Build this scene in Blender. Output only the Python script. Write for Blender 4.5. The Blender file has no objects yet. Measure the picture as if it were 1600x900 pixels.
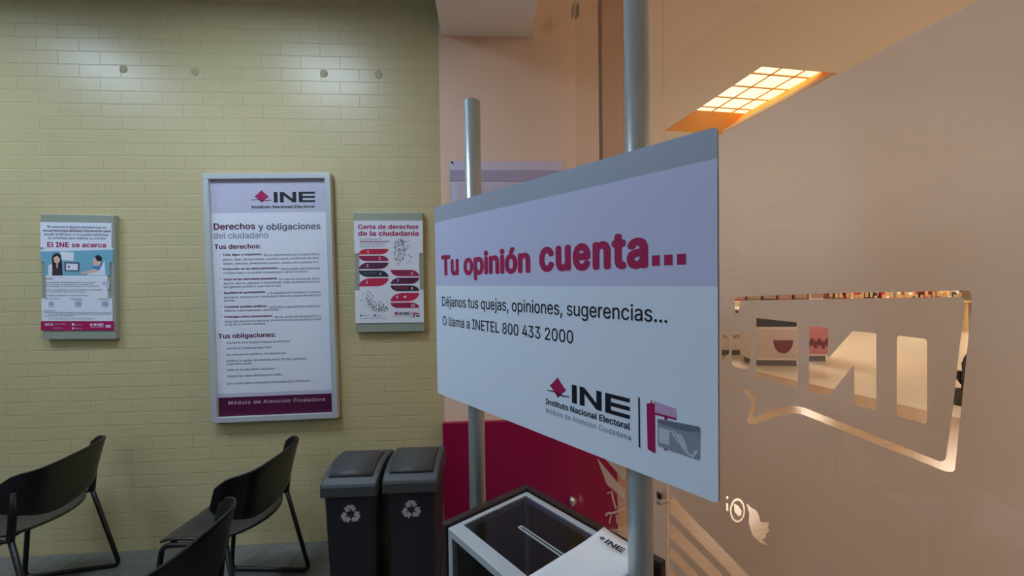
import bpy, bmesh, math, random
import numpy as np
from mathutils import Vector, Matrix
from mathutils.geometry import delaunay_2d_cdt
random.seed(7)
scene = bpy.context.scene
col = scene.collection

# ------------------------------------------------------------------ camera
F_PX = 640.0
CAM = Vector((0.0, 0.0, 1.5))
PITCH = math.atan(12.0 / F_PX)
ROLL = 0.013
U0 = Vector((0, math.sin(PITCH), math.cos(PITCH)))
FWD = Vector((0, math.cos(PITCH), -math.sin(PITCH)))
XR = Vector((1, 0, 0))
RIGHT = (XR * math.cos(ROLL) - U0 * math.sin(ROLL)).normalized()
UP = (U0 * math.cos(ROLL) + XR * math.sin(ROLL)).normalized()
cam_data = bpy.data.cameras.new('camera')
cam = bpy.data.objects.new('camera', cam_data)
col.objects.link(cam)
cam_data.sensor_width = 36.0
cam_data.lens = F_PX / 1600.0 * 36.0
cam_data.clip_start = 0.02
cam_data.clip_end = 100
rot = Matrix((RIGHT, UP, -FWD)).transposed()
cam.matrix_world = Matrix.Translation(CAM) @ rot.to_4x4()
scene.camera = cam

# ------------------------------------------------------------------ world, exposure
w = bpy.data.worlds.new('world')
scene.world = w
w.use_nodes = True
w.node_tree.nodes['Background'].inputs[0].default_value = (1.0, 0.87, 0.72, 1)
w.node_tree.nodes['Background'].inputs[1].default_value = 0.12
vs = scene.view_settings
vs.view_transform = 'Standard'
vs.look = 'None'
vs.gamma = 1.0
vs.use_curve_mapping = False
vs.exposure = 1.5
OFFICE_LIGHT = 6.0       # strength of the office ceiling panels
OFFICE_COLOR = (0.66, 0.83, 1.04)
MALL_LIGHT = 7.0
MALL_COLOR = (1.0, 0.80, 0.65)
SKYLIGHT = 0.42

# ------------------------------------------------------------------ pixel -> world
def ray(x, y):
    return (FWD + RIGHT * ((x - 800) / F_PX) + UP * ((450 - y) / F_PX))
def on_plane(x, y, p, n):
    d = ray(x, y)
    t = (Vector(p) - CAM).dot(n) / d.dot(n)
    return CAM + d * t
def at_z(x, y, z):
    d = ray(x, y)
    return CAM + d * ((z - 1.5) / d.z)
def at_depth(x, y, Y):
    d = ray(x, y)
    return CAM + d * (Y / d.y)
def hdir(xv, yv=440):
    d = ray(xv, yv); d.z = 0
    return d.normalized()

# ------------------------------------------------------------------ materials
MATS = {}
def srgb(r, g, b):
    def f(c):
        c = c / 255.0
        return c / 12.92 if c <= 0.04045 else ((c + 0.055) / 1.055) ** 2.4
    return (f(r), f(g), f(b))
def mat(name, color, rough=0.5, metal=0.0, noise=0.04, scale=30.0, emit=None, strength=0.0, spec=0.5, bump=0.0, coat=0.0):
    if name in MATS: return MATS[name]
    m = bpy.data.materials.new(name); m.use_nodes = True
    nt = m.node_tree; b = nt.nodes['Principled BSDF']
    b.inputs['Roughness'].default_value = rough
    b.inputs['Metallic'].default_value = metal
    b.inputs['Specular IOR Level'].default_value = spec
    b.inputs['Coat Weight'].default_value = coat
    tc = nt.nodes.new('ShaderNodeTexCoord')
    nz = nt.nodes.new('ShaderNodeTexNoise')
    nz.inputs['Scale'].default_value = scale
    nz.inputs['Detail'].default_value = 3
    nt.links.new(tc.outputs['Object'], nz.inputs['Vector'])
    mx = nt.nodes.new('ShaderNodeMix'); mx.data_type = 'RGBA'
    c = color
    mx.inputs['A'].default_value = tuple(max(0, v * (1 - noise)) for v in c) + (1,)
    mx.inputs['B'].default_value = tuple(min(1, v * (1 + noise)) for v in c) + (1,)
    nt.links.new(nz.outputs['Fac'], mx.inputs['Factor'])
    nt.links.new(mx.outputs['Result'], b.inputs['Base Color'])
    if bump:
        bp = nt.nodes.new('ShaderNodeBump'); bp.inputs['Strength'].default_value = bump
        bp.inputs['Distance'].default_value = 0.002
        nt.links.new(nz.outputs['Fac'], bp.inputs['Height'])
        nt.links.new(bp.outputs['Normal'], b.inputs['Normal'])
    if emit:
        b.inputs['Emission Color'].default_value = emit + (1,)
        b.inputs['Emission Strength'].default_value = strength
    MATS[name] = m
    return m

def glass_mat(name, tint, ior=1.5):
    m = bpy.data.materials.new(name); m.use_nodes = True
    nt = m.node_tree; nt.nodes.clear()
    out = nt.nodes.new('ShaderNodeOutputMaterial')
    tr = nt.nodes.new('ShaderNodeBsdfTransparent'); tr.inputs[0].default_value = tint + (1,)
    gl = nt.nodes.new('ShaderNodeBsdfGlossy'); gl.inputs['Roughness'].default_value = 0.01
    fr = nt.nodes.new('ShaderNodeFresnel'); fr.inputs['IOR'].default_value = ior
    geo = nt.nodes.new('ShaderNodeNewGeometry')
    inv = nt.nodes.new('ShaderNodeMath'); inv.operation = 'SUBTRACT'; inv.inputs[0].default_value = 1
    nt.links.new(geo.outputs['Backfacing'], inv.inputs[1])
    mul = nt.nodes.new('ShaderNodeMath'); mul.operation = 'MULTIPLY'
    nt.links.new(fr.outputs[0], mul.inputs[0]); nt.links.new(inv.outputs[0], mul.inputs[1])
    mx = nt.nodes.new('ShaderNodeMixShader')
    nt.links.new(mul.outputs[0], mx.inputs[0])
    nt.links.new(tr.outputs[0], mx.inputs[1]); nt.links.new(gl.outputs[0], mx.inputs[2])
    nt.links.new(mx.outputs[0], out.inputs[0])
    MATS[name] = m
    return m

def film_mat():
    m = bpy.data.materials.new('frosted_film'); m.use_nodes = True
    nt = m.node_tree; nt.nodes.clear()
    out = nt.nodes.new('ShaderNodeOutputMaterial')
    rf = nt.nodes.new('ShaderNodeBsdfPrincipled')
    rf.inputs['Base Color'].default_value = (0.90, 0.86, 0.82, 1)
    rf.inputs['Transmission Weight'].default_value = 1.0
    rf.inputs['Roughness'].default_value = 0.52
    rf.inputs['IOR'].default_value = 1.35
    df = nt.nodes.new('ShaderNodeBsdfDiffuse'); df.inputs[0].default_value = (0.78, 0.725, 0.71, 1)
    tl = nt.nodes.new('ShaderNodeBsdfTranslucent'); tl.inputs[0].default_value = (0.74, 0.625, 0.56, 1)
    m1 = nt.nodes.new('ShaderNodeMixShader'); m1.inputs[0].default_value = 0.42
    nt.links.new(df.outputs[0], m1.inputs[1]); nt.links.new(tl.outputs[0], m1.inputs[2])
    m2 = nt.nodes.new('ShaderNodeMixShader'); m2.inputs[0].default_value = 0.5
    nt.links.new(m1.outputs[0], m2.inputs[1]); nt.links.new(rf.outputs[0], m2.inputs[2])
    nt.links.new(m2.outputs[0], out.inputs[0])
    MATS['frosted_film'] = m
    return m

def brick_mat():
    m = bpy.data.materials.new('painted_brick'); m.use_nodes = True
    nt = m.node_tree; b = nt.nodes['Principled BSDF']
    tc = nt.nodes.new('ShaderNodeTexCoord')
    mp = nt.nodes.new('ShaderNodeMapping')
    mp.inputs['Rotation'].default_value = (math.radians(-90), 0, 0)   # wall x,z -> texture x,y
    nt.links.new(tc.outputs['Object'], mp.inputs['Vector'])
    nz = nt.nodes.new('ShaderNodeTexNoise'); nz.inputs['Scale'].default_value = 5.0; nz.inputs['Detail'].default_value = 2
    nt.links.new(tc.outputs['Object'], nz.inputs['Vector'])
    wob = nt.nodes.new('ShaderNodeMix'); wob.data_type = 'RGBA'; wob.blend_type = 'LINEAR_LIGHT'
    wob.inputs['Factor'].default_value = 0.0035
    nt.links.new(mp.outputs[0], wob.inputs['A']); nt.links.new(nz.outputs['Color'], wob.inputs['B'])
    br = nt.nodes.new('ShaderNodeTexBrick')
    br.inputs['Scale'].default_value = 1.0
    br.inputs['Brick Width'].default_value = 0.215
    br.inputs['Row Height'].default_value = 0.0715
    br.inputs['Mortar Size'].default_value = 0.0032
    br.inputs['Mortar Smooth'].default_value = 0.6
    br.inputs['Color1'].default_value = srgb(201, 187, 142) + (1,)
    br.inputs['Color2'].default_value = srgb(199, 185, 140) + (1,)
    br.inputs['Mortar'].default_value = srgb(192, 178, 133) + (1,)
    nt.links.new(wob.outputs['Result'], br.inputs['Vector'])
    nz2 = nt.nodes.new('ShaderNodeTexNoise'); nz2.inputs['Scale'].default_value = 60; nz2.inputs['Detail'].default_value = 4
    nt.links.new(tc.outputs['Object'], nz2.inputs['Vector'])
    nt.links.new(br.outputs['Color'], b.inputs['Base Color'])
    inv = nt.nodes.new('ShaderNodeMath'); inv.operation = 'SUBTRACT'; inv.inputs[0].default_value = 1.0
    nt.links.new(br.outputs['Fac'], inv.inputs[1])
    add = nt.nodes.new('ShaderNodeMath'); add.operation = 'MULTIPLY_ADD'
    nt.links.new(nz2.outputs['Fac'], add.inputs[0]); add.inputs[1].default_value = 0.12
    nt.links.new(inv.outputs[0], add.inputs[2])
    bp = nt.nodes.new('ShaderNodeBump'); bp.inputs['Strength'].default_value = 0.40; bp.inputs['Distance'].default_value = 0.004
    nt.links.new(add.outputs[0], bp.inputs['Height'])
    nt.links.new(bp.outputs['Normal'], b.inputs['Normal'])
    b.inputs['Roughness'].default_value = 0.33
    MATS['painted_brick'] = m
    return m

def floor_mat(name, base, dark, rough, tile):
    m = bpy.data.materials.new(name); m.use_nodes = True
    nt = m.node_tree; b = nt.nodes['Principled BSDF']
    tc = nt.nodes.new('ShaderNodeTexCoord')
    br = nt.nodes.new('ShaderNodeTexBrick'); br.offset = 0.0
    br.inputs['Scale'].default_value = 1.0
    br.inputs['Brick Width'].default_value = tile; br.inputs['Row Height'].default_value = tile
    br.inputs['Mortar Size'].default_value = 0.003
    nz = nt.nodes.new('ShaderNodeTexNoise'); nz.inputs['Scale'].default_value = 18; nz.inputs['Detail'].default_value = 6
    nt.links.new(tc.outputs['Object'], nz.inputs['Vector'])
    mx = nt.nodes.new('ShaderNodeMix'); mx.data_type = 'RGBA'
    mx.inputs['A'].default_value = dark + (1,); mx.inputs['B'].default_value = base + (1,)
    nt.links.new(nz.outputs['Fac'], mx.inputs['Factor'])
    nt.links.new(tc.outputs['Object'], br.inputs['Vector'])
    nt.links.new(mx.outputs['Result'], br.inputs['Color1']); nt.links.new(mx.outputs['Result'], br.inputs['Color2'])
    br.inputs['Mortar'].default_value = tuple(v * 0.7 for v in dark) + (1,)
    nt.links.new(br.outputs['Color'], b.inputs['Base Color'])
    b.inputs['Roughness'].default_value = rough
    MATS[name] = m
    return m

# ------------------------------------------------------------------ mesh helpers
class MB:
    """collects shapes into one mesh; faces carry a material index"""
    def __init__(self):
        self.v = []; self.f = []; self.mi = []; self.mats = []; self.smooth = []
    def slot(self, m):
        if m not in self.mats: self.mats.append(m)
        return self.mats.index(m)
    def add(self, verts, faces, m, smooth=False):
        o = len(self.v); s = self.slot(m)
        self.v += [tuple(p) for p in verts]
        for f in faces:
            self.f.append(tuple(i + o for i in f)); self.mi.append(s); self.smooth.append(smooth)
    def box(self, lo, hi, m, bevel=0.0, seg=2):
        bm = bmesh.new()
        bmesh.ops.create_cube(bm, size=1)
        for v in bm.verts:
            v.co = Vector([(lo[i] + hi[i]) / 2 + v.co[i] * (hi[i] - lo[i]) for i in range(3)])
        if bevel:
            bmesh.ops.bevel(bm, geom=bm.edges[:], offset=bevel, segments=seg, profile=0.5, affect='EDGES')
        self.from_bm(bm, m, smooth=False)
    def from_bm(self, bm, m, smooth=False, mx=None):
        bm.verts.index_update()
        vs_ = [(mx @ v.co if mx else v.co) for v in bm.verts]
        fs_ = [[v.index for v in f.verts] for f in bm.faces]
        self.add(vs_, fs_, m, smooth)
        bm.free()
    def prism(self, poly, axis_fn, d0, d1, m):
        """poly: 2D points; axis_fn(u, v, d) -> point"""
        n = len(poly)
        vs_ = [axis_fn(u, v, d0) for u, v in poly] + [axis_fn(u, v, d1) for u, v in poly]
        fs_ = [list(range(n))[::-1], list(range(n, 2 * n))] + [[i, (i + 1) % n, n + (i + 1) % n, n + i] for i in range(n)]
        self.add(vs_, fs_, m)
    def tube(self, pts, r, m, seg=10, cap=True):
        pts = [Vector(p) for p in pts]
        rings = []; n = len(pts)
        prev = None
        for i, p in enumerate(pts):
            t = (pts[min(i + 1, n - 1)] - pts[max(i - 1, 0)]).normalized()
            if prev is None:
                a = Vector((0, 0, 1)) if abs(t.z) < 0.9 else Vector((1, 0, 0))
                x = t.cross(a).normalized()
            else:
                x = (prev - t * prev.dot(t)).normalized()
            prev = x
            y = t.cross(x)
            rings.append([p + (x * math.cos(k * 2 * math.pi / seg) + y * math.sin(k * 2 * math.pi / seg)) * r for k in range(seg)])
        vs_ = [q for rg in rings for q in rg]
        fs_ = []
        for i in range(n - 1):
            for k in range(seg):
                fs_.append([i * seg + k, i * seg + (k + 1) % seg, (i + 1) * seg + (k + 1) % seg, (i + 1) * seg + k])
        if cap:
            fs_.append(list(range(seg))[::-1]); fs_.append([(n - 1) * seg + k for k in range(seg)])
        self.add(vs_, fs_, m, smooth=True)
    def lathe(self, prof, m, seg=24, center=(0, 0)):
        vs_ = []; fs_ = []
        for r, z in prof:
            for k in range(seg):
                a = 2 * math.pi * k / seg
                vs_.append((center[0] + r * math.cos(a), center[1] + r * math.sin(a), z))
        for i in range(len(prof) - 1):
            for k in range(seg):
                fs_.append([i * seg + k, i * seg + (k + 1) % seg, (i + 1) * seg + (k + 1) % seg, (i + 1) * seg + k])
        fs_.append(list(range(seg))[::-1]); fs_.append([(len(prof) - 1) * seg + k for k in range(seg)])
        self.add(vs_, fs_, m, smooth=True)
    def loft(self, rings, m, smooth=True, caps=True):
        n = len(rings[0]); vs_ = [p for r in rings for p in r]; fs_ = []
        for i in range(len(rings) - 1):
            for k in range(n):
                fs_.append([i * n + k, i * n + (k + 1) % n, (i + 1) * n + (k + 1) % n, (i + 1) * n + k])
        self.add(vs_, fs_, m, smooth)
        if caps:
            o = len(self.v) - len(vs_); s = self.slot(m)
            self.f.append(tuple(o + k for k in range(n))[::-1]); self.mi.append(s); self.smooth.append(False)
            self.f.append(tuple(o + (len(rings) - 1) * n + k for k in range(n))); self.mi.append(s); self.smooth.append(False)
    def build(self, name, parent=None, loc=None, rotz=None):
        me = bpy.data.meshes.new(name)
        me.from_pydata(self.v, [], self.f)
        for mm in self.mats: me.materials.append(mm)
        for p, i, s in zip(me.polygons, self.mi, self.smooth):
            p.material_index = i; p.use_smooth = s
        bm = bmesh.new(); bm.from_mesh(me)
        bmesh.ops.recalc_face_normals(bm, faces=bm.faces)
        bm.to_mesh(me); bm.free()
        o = bpy.data.objects.new(name, me); col.objects.link(o)
        if parent: o.parent = parent
        if loc is not None: o.location = loc
        if rotz is not None: o.rotation_euler = (0, 0, rotz)
        return o

def tag(o, label, cat, group=None):
    o['label'] = label; o['category'] = cat
    if group: o['group'] = group
    return o
def empty(name, label, cat, loc=(0, 0, 0), rotz=0.0, group=None, matrix=None):
    o = bpy.data.objects.new(name, None); col.objects.link(o)
    o.empty_display_size = 0.1
    if matrix is not None: o.matrix_world = matrix
    else:
        o.location = loc; o.rotation_euler = (0, 0, rotz)
    return tag(o, label, cat, group)
def struct(o):
    o['kind'] = 'structure'; return o
def copy_tree(o, parent=None):
    c = o.copy(); col.objects.link(c)
    if parent: c.parent = parent
    for ch in list(o.children): copy_tree(ch, c)
    return c
def bend(pts, r, n=4):
    """round the corners of a polyline"""
    pts = [Vector(p) for p in pts]; out = [pts[0]]
    for i in range(1, len(pts) - 1):
        a = pts[i] + (pts[i - 1] - pts[i]).normalized() * min(r, (pts[i - 1] - pts[i]).length * .45)
        b = pts[i] + (pts[i + 1] - pts[i]).normalized() * min(r, (pts[i + 1] - pts[i]).length * .45)
        for k in range(n + 1):
            t = k / n
            out.append(a * (1 - t) ** 2 + pts[i] * 2 * t * (1 - t) + b * t * t)
    out.append(pts[-1]); return out

# text -> flat triangles in 2D, cached
_tc = {}
FONT = None
try:
    import os
    FONT = bpy.data.fonts.load(os.path.join(bpy.utils.system_resource('DATAFILES'), 'fonts', 'Inter.woff2'))
except Exception:
    FONT = None
def text_geo(s, bold=0.0, spacing=1.0, res=3):
    """outlines of the string filled by the nonzero rule; bold = the glyphs thickened by that radius (in ems)"""
    key = (s, bold, spacing, res)
    if key in _tc: return _tc[key]
    cu = bpy.data.curves.new('t', 'FONT'); cu.body = s; cu.size = 1.0
    cu.space_character = spacing; cu.resolution_u = res
    cu.fill_mode = 'NONE'
    if FONT: cu.font = FONT
    ob = bpy.data.objects.new('t', cu); col.objects.link(ob)
    dg = bpy.context.evaluated_depsgraph_get()
    me = bpy.data.meshes.new_from_object(ob.evaluated_get(dg))
    pts = [Vector((v.co.x, v.co.y)) for v in me.vertices]
    edges = [tuple(e.vertices) for e in me.edges]
    bpy.data.objects.remove(ob); bpy.data.curves.remove(cu); bpy.data.meshes.remove(me)
    # walk the loops so that every edge runs the way its spline does
    nb = {}
    for i, j in edges:
        nb.setdefault(i, []).append(j); nb.setdefault(j, []).append(i)
    seen = set(); seg = []
    for st_ in range(len(pts)):
        if st_ in seen or st_ not in nb: continue
        loop = [st_]; seen.add(st_)
        nxt = st_ + 1 if st_ + 1 in nb[st_] else nb[st_][0]
        while nxt not in seen:
            loop.append(nxt); seen.add(nxt)
            c_ = [k for k in nb[nxt] if k not in seen]
            if not c_: break
            nxt = c_[0]
        seg += [(loop[k], loop[(k + 1) % len(loop)]) for k in range(len(loop))]
    if bold and seg:
        k_ = 8 if res > 2 and bold > .02 else 4
        sh = [(bold * math.cos(2 * math.pi * t_ / k_), .7 * bold * math.sin(2 * math.pi * t_ / k_)) for t_ in range(k_)] + [(0, 0)]
        if res <= 1: sh = [(-bold, 0), (bold, 0)]
        n0_ = len(pts); base_p, base_s = pts, seg
        pts = [p + Vector(d) for d in sh for p in base_p]
        seg = [(i + n0_ * q_, j + n0_ * q_) for q_ in range(len(sh)) for i, j in base_s]
    cv, ce_, cf, _, _, _ = delaunay_2d_cdt(pts, seg, [], 0, 1e-6)
    V_ = np.array([(p.x, p.y) for p in cv]); F_ = [tuple(f) for f in cf]
    if not F_:
        _tc[key] = ([], []); return _tc[key]
    C_ = np.array([V_[list(f)].mean(axis=0) for f in F_])
    wn = np.zeros(len(F_), int)
    for i, j in seg:
        ax, ay = pts[i]; bx, by = pts[j]
        lft = (bx - ax) * (C_[:, 1] - ay) - (C_[:, 0] - ax) * (by - ay)
        wn += ((ay <= C_[:, 1]) & (by > C_[:, 1]) & (lft > 0)).astype(int)
        wn -= ((ay > C_[:, 1]) & (by <= C_[:, 1]) & (lft < 0)).astype(int)
    F_ = [f for f, q_ in zip(F_, wn) if q_ != 0]
    vs_ = [tuple(p) for p in V_]; fs_ = [list(f) for f in F_]
    _tc[key] = (vs_, fs_)
    return _tc[key]
CAPH = None
def cap_height():
    global CAPH
    if CAPH is None:
        v, _ = text_geo('H'); CAPH = max(p[1] for p in v)
    return CAPH

class Panel:
    """a flat panel in the world: local x = along, y = into the wall, z = up.  The
    panel's face lies at local y = 0 and print layers stand a hair in front of it."""
    def __init__(self, origin, along, tilt=0.0):
        along = Vector(along); along.z = 0; along.normalize()
        zup = Vector((0, 0, 1))
        into = zup.cross(along)
        M = Matrix((along, into, zup)).transposed().to_4x4()
        if tilt: M = M @ Matrix.Rotation(tilt, 4, 'Y')
        self.M = Matrix.Translation(Vector(origin)) @ M
        self.Mi = self.M.inverted()
        self.n = (self.M.to_3x3() @ Vector((0, 1, 0))).normalized()
        self.o = Vector(origin)
        self.mb = MB()
    def uv(self, x, y):
        p = self.Mi @ on_plane(x, y, self.o, self.n)
        return (p.x, p.z)
    def poly(self, pts, m, layer=1):
        y = -0.00025 * layer
        self.mb.add([(u, y, v) for u, v in pts], [list(range(len(pts)))], m)
    def ppoly(self, pix, m, layer=1):
        self.poly([self.uv(*p) for p in pix], m, layer)
    def rect(self, u0, v0, u1, v1, m, layer=1):
        self.poly([(u0, v0), (u1, v0), (u1, v1), (u0, v1)], m, layer)
    def text(self, s, u0, u1, vb, cap, m, bold=0.0, layer=3, spacing=1.0, res=2):
        vs_, fs_ = text_geo(s, bold, spacing, res)
        if not vs_: return
        x0 = min(p[0] for p in vs_); x1 = max(p[0] for p in vs_)
        sx = (u1 - u0) / (x1 - x0) if u1 is not None else cap / cap_height()
        sy = cap / cap_height()
        y = -0.00025 * layer
        self.mb.add([(u0 + (p[0] - x0) * sx, y, vb + p[1] * sy) for p in vs_], fs_, m)
    def ptext(self, s, xl, yl, xr, yr, capv, m, **k):
        """left/right ends of the baseline, as photo pixels; cap height in metres"""
        a = self.uv(xl, yl); b = self.uv(xr, yr)
        self.text(s, a[0], b[0], (a[1] + b[1]) / 2, capv, m, **k)

def ine_letters(P, u0, u1, v0, v1, m, layer=3):
    W = u1 - u0; H = v1 - v0
    q = lambda pts: P.poly([(u0 + a * W, v0 + b * H) for a, b in pts], m, layer)
    q([(0, 0), (.095, 0), (.095, 1), (0, 1)])
    # N: left stem, diagonal, right stem
    q([(.15, 0), (.24, 0), (.24, 1), (.15, 1)])
    q([(.24, 1), (.24, .66), (.455, 0), (.455, .34)])
    q([(.455, 0), (.545, 0), (.545, 1), (.455, 1)])
    # E
    q([(.605, 0), (.70, 0), (.70, 1), (.605, 1)])
    for a, b in ((0, .20), (.40, .60), (.80, 1)):
        q([(.70, a), (1, a), (1, b), (.70, b)])
def ine_diamond(P, cu, cv, rw, rh, m, dark, layer=3):
    pts = []
    for (a, b), (c, d) in (((0, 1), (-1, .02)), ((-1, .02), (0, -1)), ((0, -1), (1, -.05)), ((1, -.05), (0, 1))):
        for k in range(4):
            t = k / 4; bul = 0.06 * math.sin(math.pi * t)
            pts.append((cu + rw * (a + (c - a) * t) * (1 - bul), cv + rh * (b + (d - b) * t) * (1 - bul)))
    P.poly(pts, m, layer)
    s = [(-1.4, -.50), (-.6, -.42), (0, -.56), (.7, -.60), (1.35, -.52), (1.35, -.60), (.7, -.72), (0, -.68), (-.6, -.52), (-1.4, -.58)]
    n = 5
    for i in range(n - 1):
        P.poly([(cu + rw * s[j][0], cv + rh * s[j][1]) for j in (i, i + 1, 9 - i - 1, 9 - i)], dark, layer + 1)

# ------------------------------------------------------------------ common materials
BRICK = brick_mat()
GLASS = glass_mat('clear_glass', (0.96, 0.97, 0.95))
ACRYL = glass_mat('smoked_acrylic', (0.60, 0.58, 0.66))
FILM = film_mat()
PEACH = mat('peach_paint', srgb(238, 210, 186), 0.5, noise=.02, scale=6)
BEAMW = mat('beam_paint', srgb(246, 243, 240), 0.6, noise=.02)
CEILW = mat('office_ceiling_paint', srgb(215, 215, 210), 0.8)
TAN = mat('mall_ceiling_paint', srgb(240, 234, 228), 0.8, noise=.03, scale=2)
TANW = mat('mall_wall_paint', srgb(200, 180, 155), 0.8, noise=.03, scale=2)
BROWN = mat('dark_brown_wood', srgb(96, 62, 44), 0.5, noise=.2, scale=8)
PINKC = mat('pink_beige_paint', srgb(222, 196, 180), 0.6, noise=.03)
FLOORO = floor_mat('office_terrazzo', srgb(124, 126, 122), srgb(88, 90, 88), 0.22, 0.6)
FLOORM = floor_mat('mall_tile', srgb(240, 230, 212), srgb(226, 214, 194), 0.16, 0.6)
STEEL = mat('brushed_steel', (.55, .56, .56), 0.32, 0.9)
ALU = mat('aluminium_pole', srgb(182, 188, 186), 0.32, 0.5, noise=.03)
ALUF = mat('aluminium_frame', srgb(196, 202, 204), 0.42, 0.25, noise=.03)
WHITE = mat('white_print', srgb(226, 230, 240), 0.45, noise=.01)
LAV = mat('lavender_grey_print', srgb(196, 196, 216), 0.45, noise=.01)
GREYB = mat('grey_blue_print', srgb(168, 176, 192), 0.45, noise=.01)
MAG = mat('magenta_ink', srgb(172, 14, 88), 0.45, noise=.02)
CRIM = mat('crimson_ink', srgb(172, 20, 84), 0.45, noise=.02)
INK = mat('black_ink', srgb(22, 22, 34), 0.45)
INKG = mat('grey_ink', srgb(96, 104, 118), 0.5)
INKM = mat('maroon_ink', srgb(92, 22, 62), 0.5)
MAROON = mat('maroon_print', srgb(84, 12, 58), 0.4, noise=.03)
BPLAST = mat('black_plastic', srgb(13, 12, 13), 0.34, noise=.1, scale=80)
SEATP = mat('charcoal_seat_plastic', srgb(44, 42, 42), 0.30, noise=.15, scale=160, bump=.2)
BTUBE = mat('black_tube', srgb(26, 24, 24), 0.35, 0.3)
BINB = mat('bin_body_plastic', srgb(42, 40, 45), 0.5, noise=.08, scale=60, bump=.1)
BINL = mat('bin_lid_plastic', srgb(72, 72, 72), 0.5, noise=.06, scale=60, bump=.1)
BINW = mat('recycle_print', srgb(206, 204, 204), 0.5)
DWOOD = mat('dark_walnut_wood', srgb(50, 33, 30), 0.45, noise=.25, scale=14)
PAPER = mat('white_paper', srgb(238, 240, 242), 0.6, noise=.01)

# ------------------------------------------------------------------ the room shell
WDIR = hdir(11000, 300)                       # along the brick wall
WDIR = Vector((1, 0.0627, 0)).normalized()
WIN = Vector((0, 0, 1)).cross(WDIR)           # into the wall
WO = Vector((0, 2.42, 0))
WROT = math.atan2(WDIR.y, WDIR.x)
def wall_pt(x, y, off=0.0):
    return on_plane(x, y, WO - WIN * off, WIN)
def wall_s(x, y):                             # distance along the wall
    return (wall_pt(x, y) - WO).dot(WDIR)
GDIR = hdir(685, 440)                         # along the glass, away from the camera
GN = Vector((0, 0, 1)).cross(GDIR); GN.normalize()
if GN.x > 0: GN = -GN                         # toward the office
GO = Vector((0.80, 0, 0))
def glass_pt(x, y, off=0.0):
    return on_plane(x, y, GO + GN * off, GN)
def glass_uv(x, y):
    p = glass_pt(x, y); return ((p - GO).dot(GDIR), p.z)
CEIL = 3.30
s_corner = wall_s(689, 300)
s_glass = wall_s(897, 400)
s_end = wall_s(936, 200)

def wall_box(s0, s1, z0, z1, d0, d1, m, name):
    b = MB(); b.box((s0, d0, z0), (s1, d1, z1), m)
    return struct(b.build(name, loc=WO, rotz=WROT))
wall_box(-5.2, s_corner, 0, CEIL, 0, .2, BRICK, 'wall_back')
wall_box(s_corner, s_end, 0, 3.6, 0.0, .2, PEACH, 'wall_back_side')
OFFW = mat('office_wall_paint', srgb(148, 142, 130), .7, noise=.03)
b = MB(); b.box((-4.75, -3.6, 0), (-4.6, 2.2, CEIL), OFFW); struct(b.build('wall_left'))
b = MB(); b.box((-4.75, -3.75, 0), (1.6, -3.6, CEIL), OFFW); struct(b.build('wall_front'))

def flat(name, pts, z0, z1, m):
    b = MB(); b.prism(pts, lambda u, v, d: (u, v, d), z0, z1, m)
    return struct(b.build(name))
def gp(s): return (GO + GDIR * s)
g0 = gp(-3.7); g1 = gp(2.6)
flat('floor', [(-4.75, -3.75), (g0.x, g0.y), (g1.x, g1.y), (g1.x, 2.8), (-4.75, 2.8)], -.1, 0, FLOORO)
flat('ceiling', [(-4.75, -3.75), (g0.x, g0.y), (gp(2.47).x, gp(2.47).y), (-4.75, 2.13)], CEIL, CEIL + .12, CEILW)
flat('floor', [(g0.x, g0.y), (18, -3.7), (18, 18), (-1, 18), (-1, 2.8), (g1.x, 2.8), (g1.x, g1.y)], -.1, 0, FLOORM)

fa = at_z(1200, 585, 0); fb = at_z(1440, 640, 0); fd = (fb - fa)
f0 = fa - fd * 6; f1 = fa + fd * 4.5
FLOORT = floor_mat('tan_tile', srgb(196, 166, 138), srgb(176, 146, 118), 0.2, 0.6)
flat('floor', [(g0.x + .05, g0.y), (f1.x, f1.y), (f0.x, f0.y), (g1.x, g1.y)], -.05, .003, FLOORT)

# beam under the office ceiling, running from the peach wall toward the camera
bl = wall_s(690, 55); br_ = wall_s(831, 59)
zb = wall_pt(760, 57).z
b = MB(); b.box((bl, -5.7, zb), (br_, 0, CEIL), BEAMW)
struct(b.build('trim_1', loc=WO, rotz=WROT))

# mall: ceiling with an orange skylight recess, walls, column
MC = 3.6
O1 = at_z(1045, 200, MC); O2 = at_z(1121, 213, MC); O3 = at_z(1305, 114, MC)
e1 = GDIR.copy()
e2 = Vector((e1.y, -e1.x, 0))                 # to the right
far_s = ((O1 + O2) / 2).dot(e1); near_s = O3.dot(e1)
l_s = O1.dot(e2); r_s = (O2.dot(e2) + O3.dot(e2)) / 2
RH = 0.24
def ep(a, c):
    v = e1 * a + e2 * c; return (v.x, v.y)
def mall_slab(a0, a1, c0, c1, z0, z1, m, mb):
    mb.prism([ep(a0, c0), ep(a0, c1), ep(a1, c1), ep(a1, c0)], lambda u, v, d: (u, v, d), z0, z1, m)
mb = MB()
cs, ce = .72, 20.0
mall_slab(-6, near_s, cs, ce, MC, MC + .04, TAN, mb)
mall_slab(far_s, 20, cs - 6, ce, MC, MC + .04, TAN, mb)
mall_slab(near_s, far_s, cs, l_s, MC, MC + .04, TAN, mb)
mall_slab(near_s, far_s, r_s, ce, MC, MC + .04, TAN, mb)
struct(mb.build('ceiling'))
ORANGE = mat('orange_paint', srgb(255, 186, 84), 0.7, noise=.02)
t = empty('skylight', 'glowing gridded skylight in an orange recess of the ceiling outside', 'skylight', (e1 * ((near_s + far_s) / 2) + e2 * ((l_s + r_s) / 2)) + Vector((0, 0, MC)))
off = -t.location
zp = MC + RH
pC = at_z(1163, 177, zp); pB = at_z(1288, 110, zp); pD = at_z(1105, 160, zp)
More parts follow.
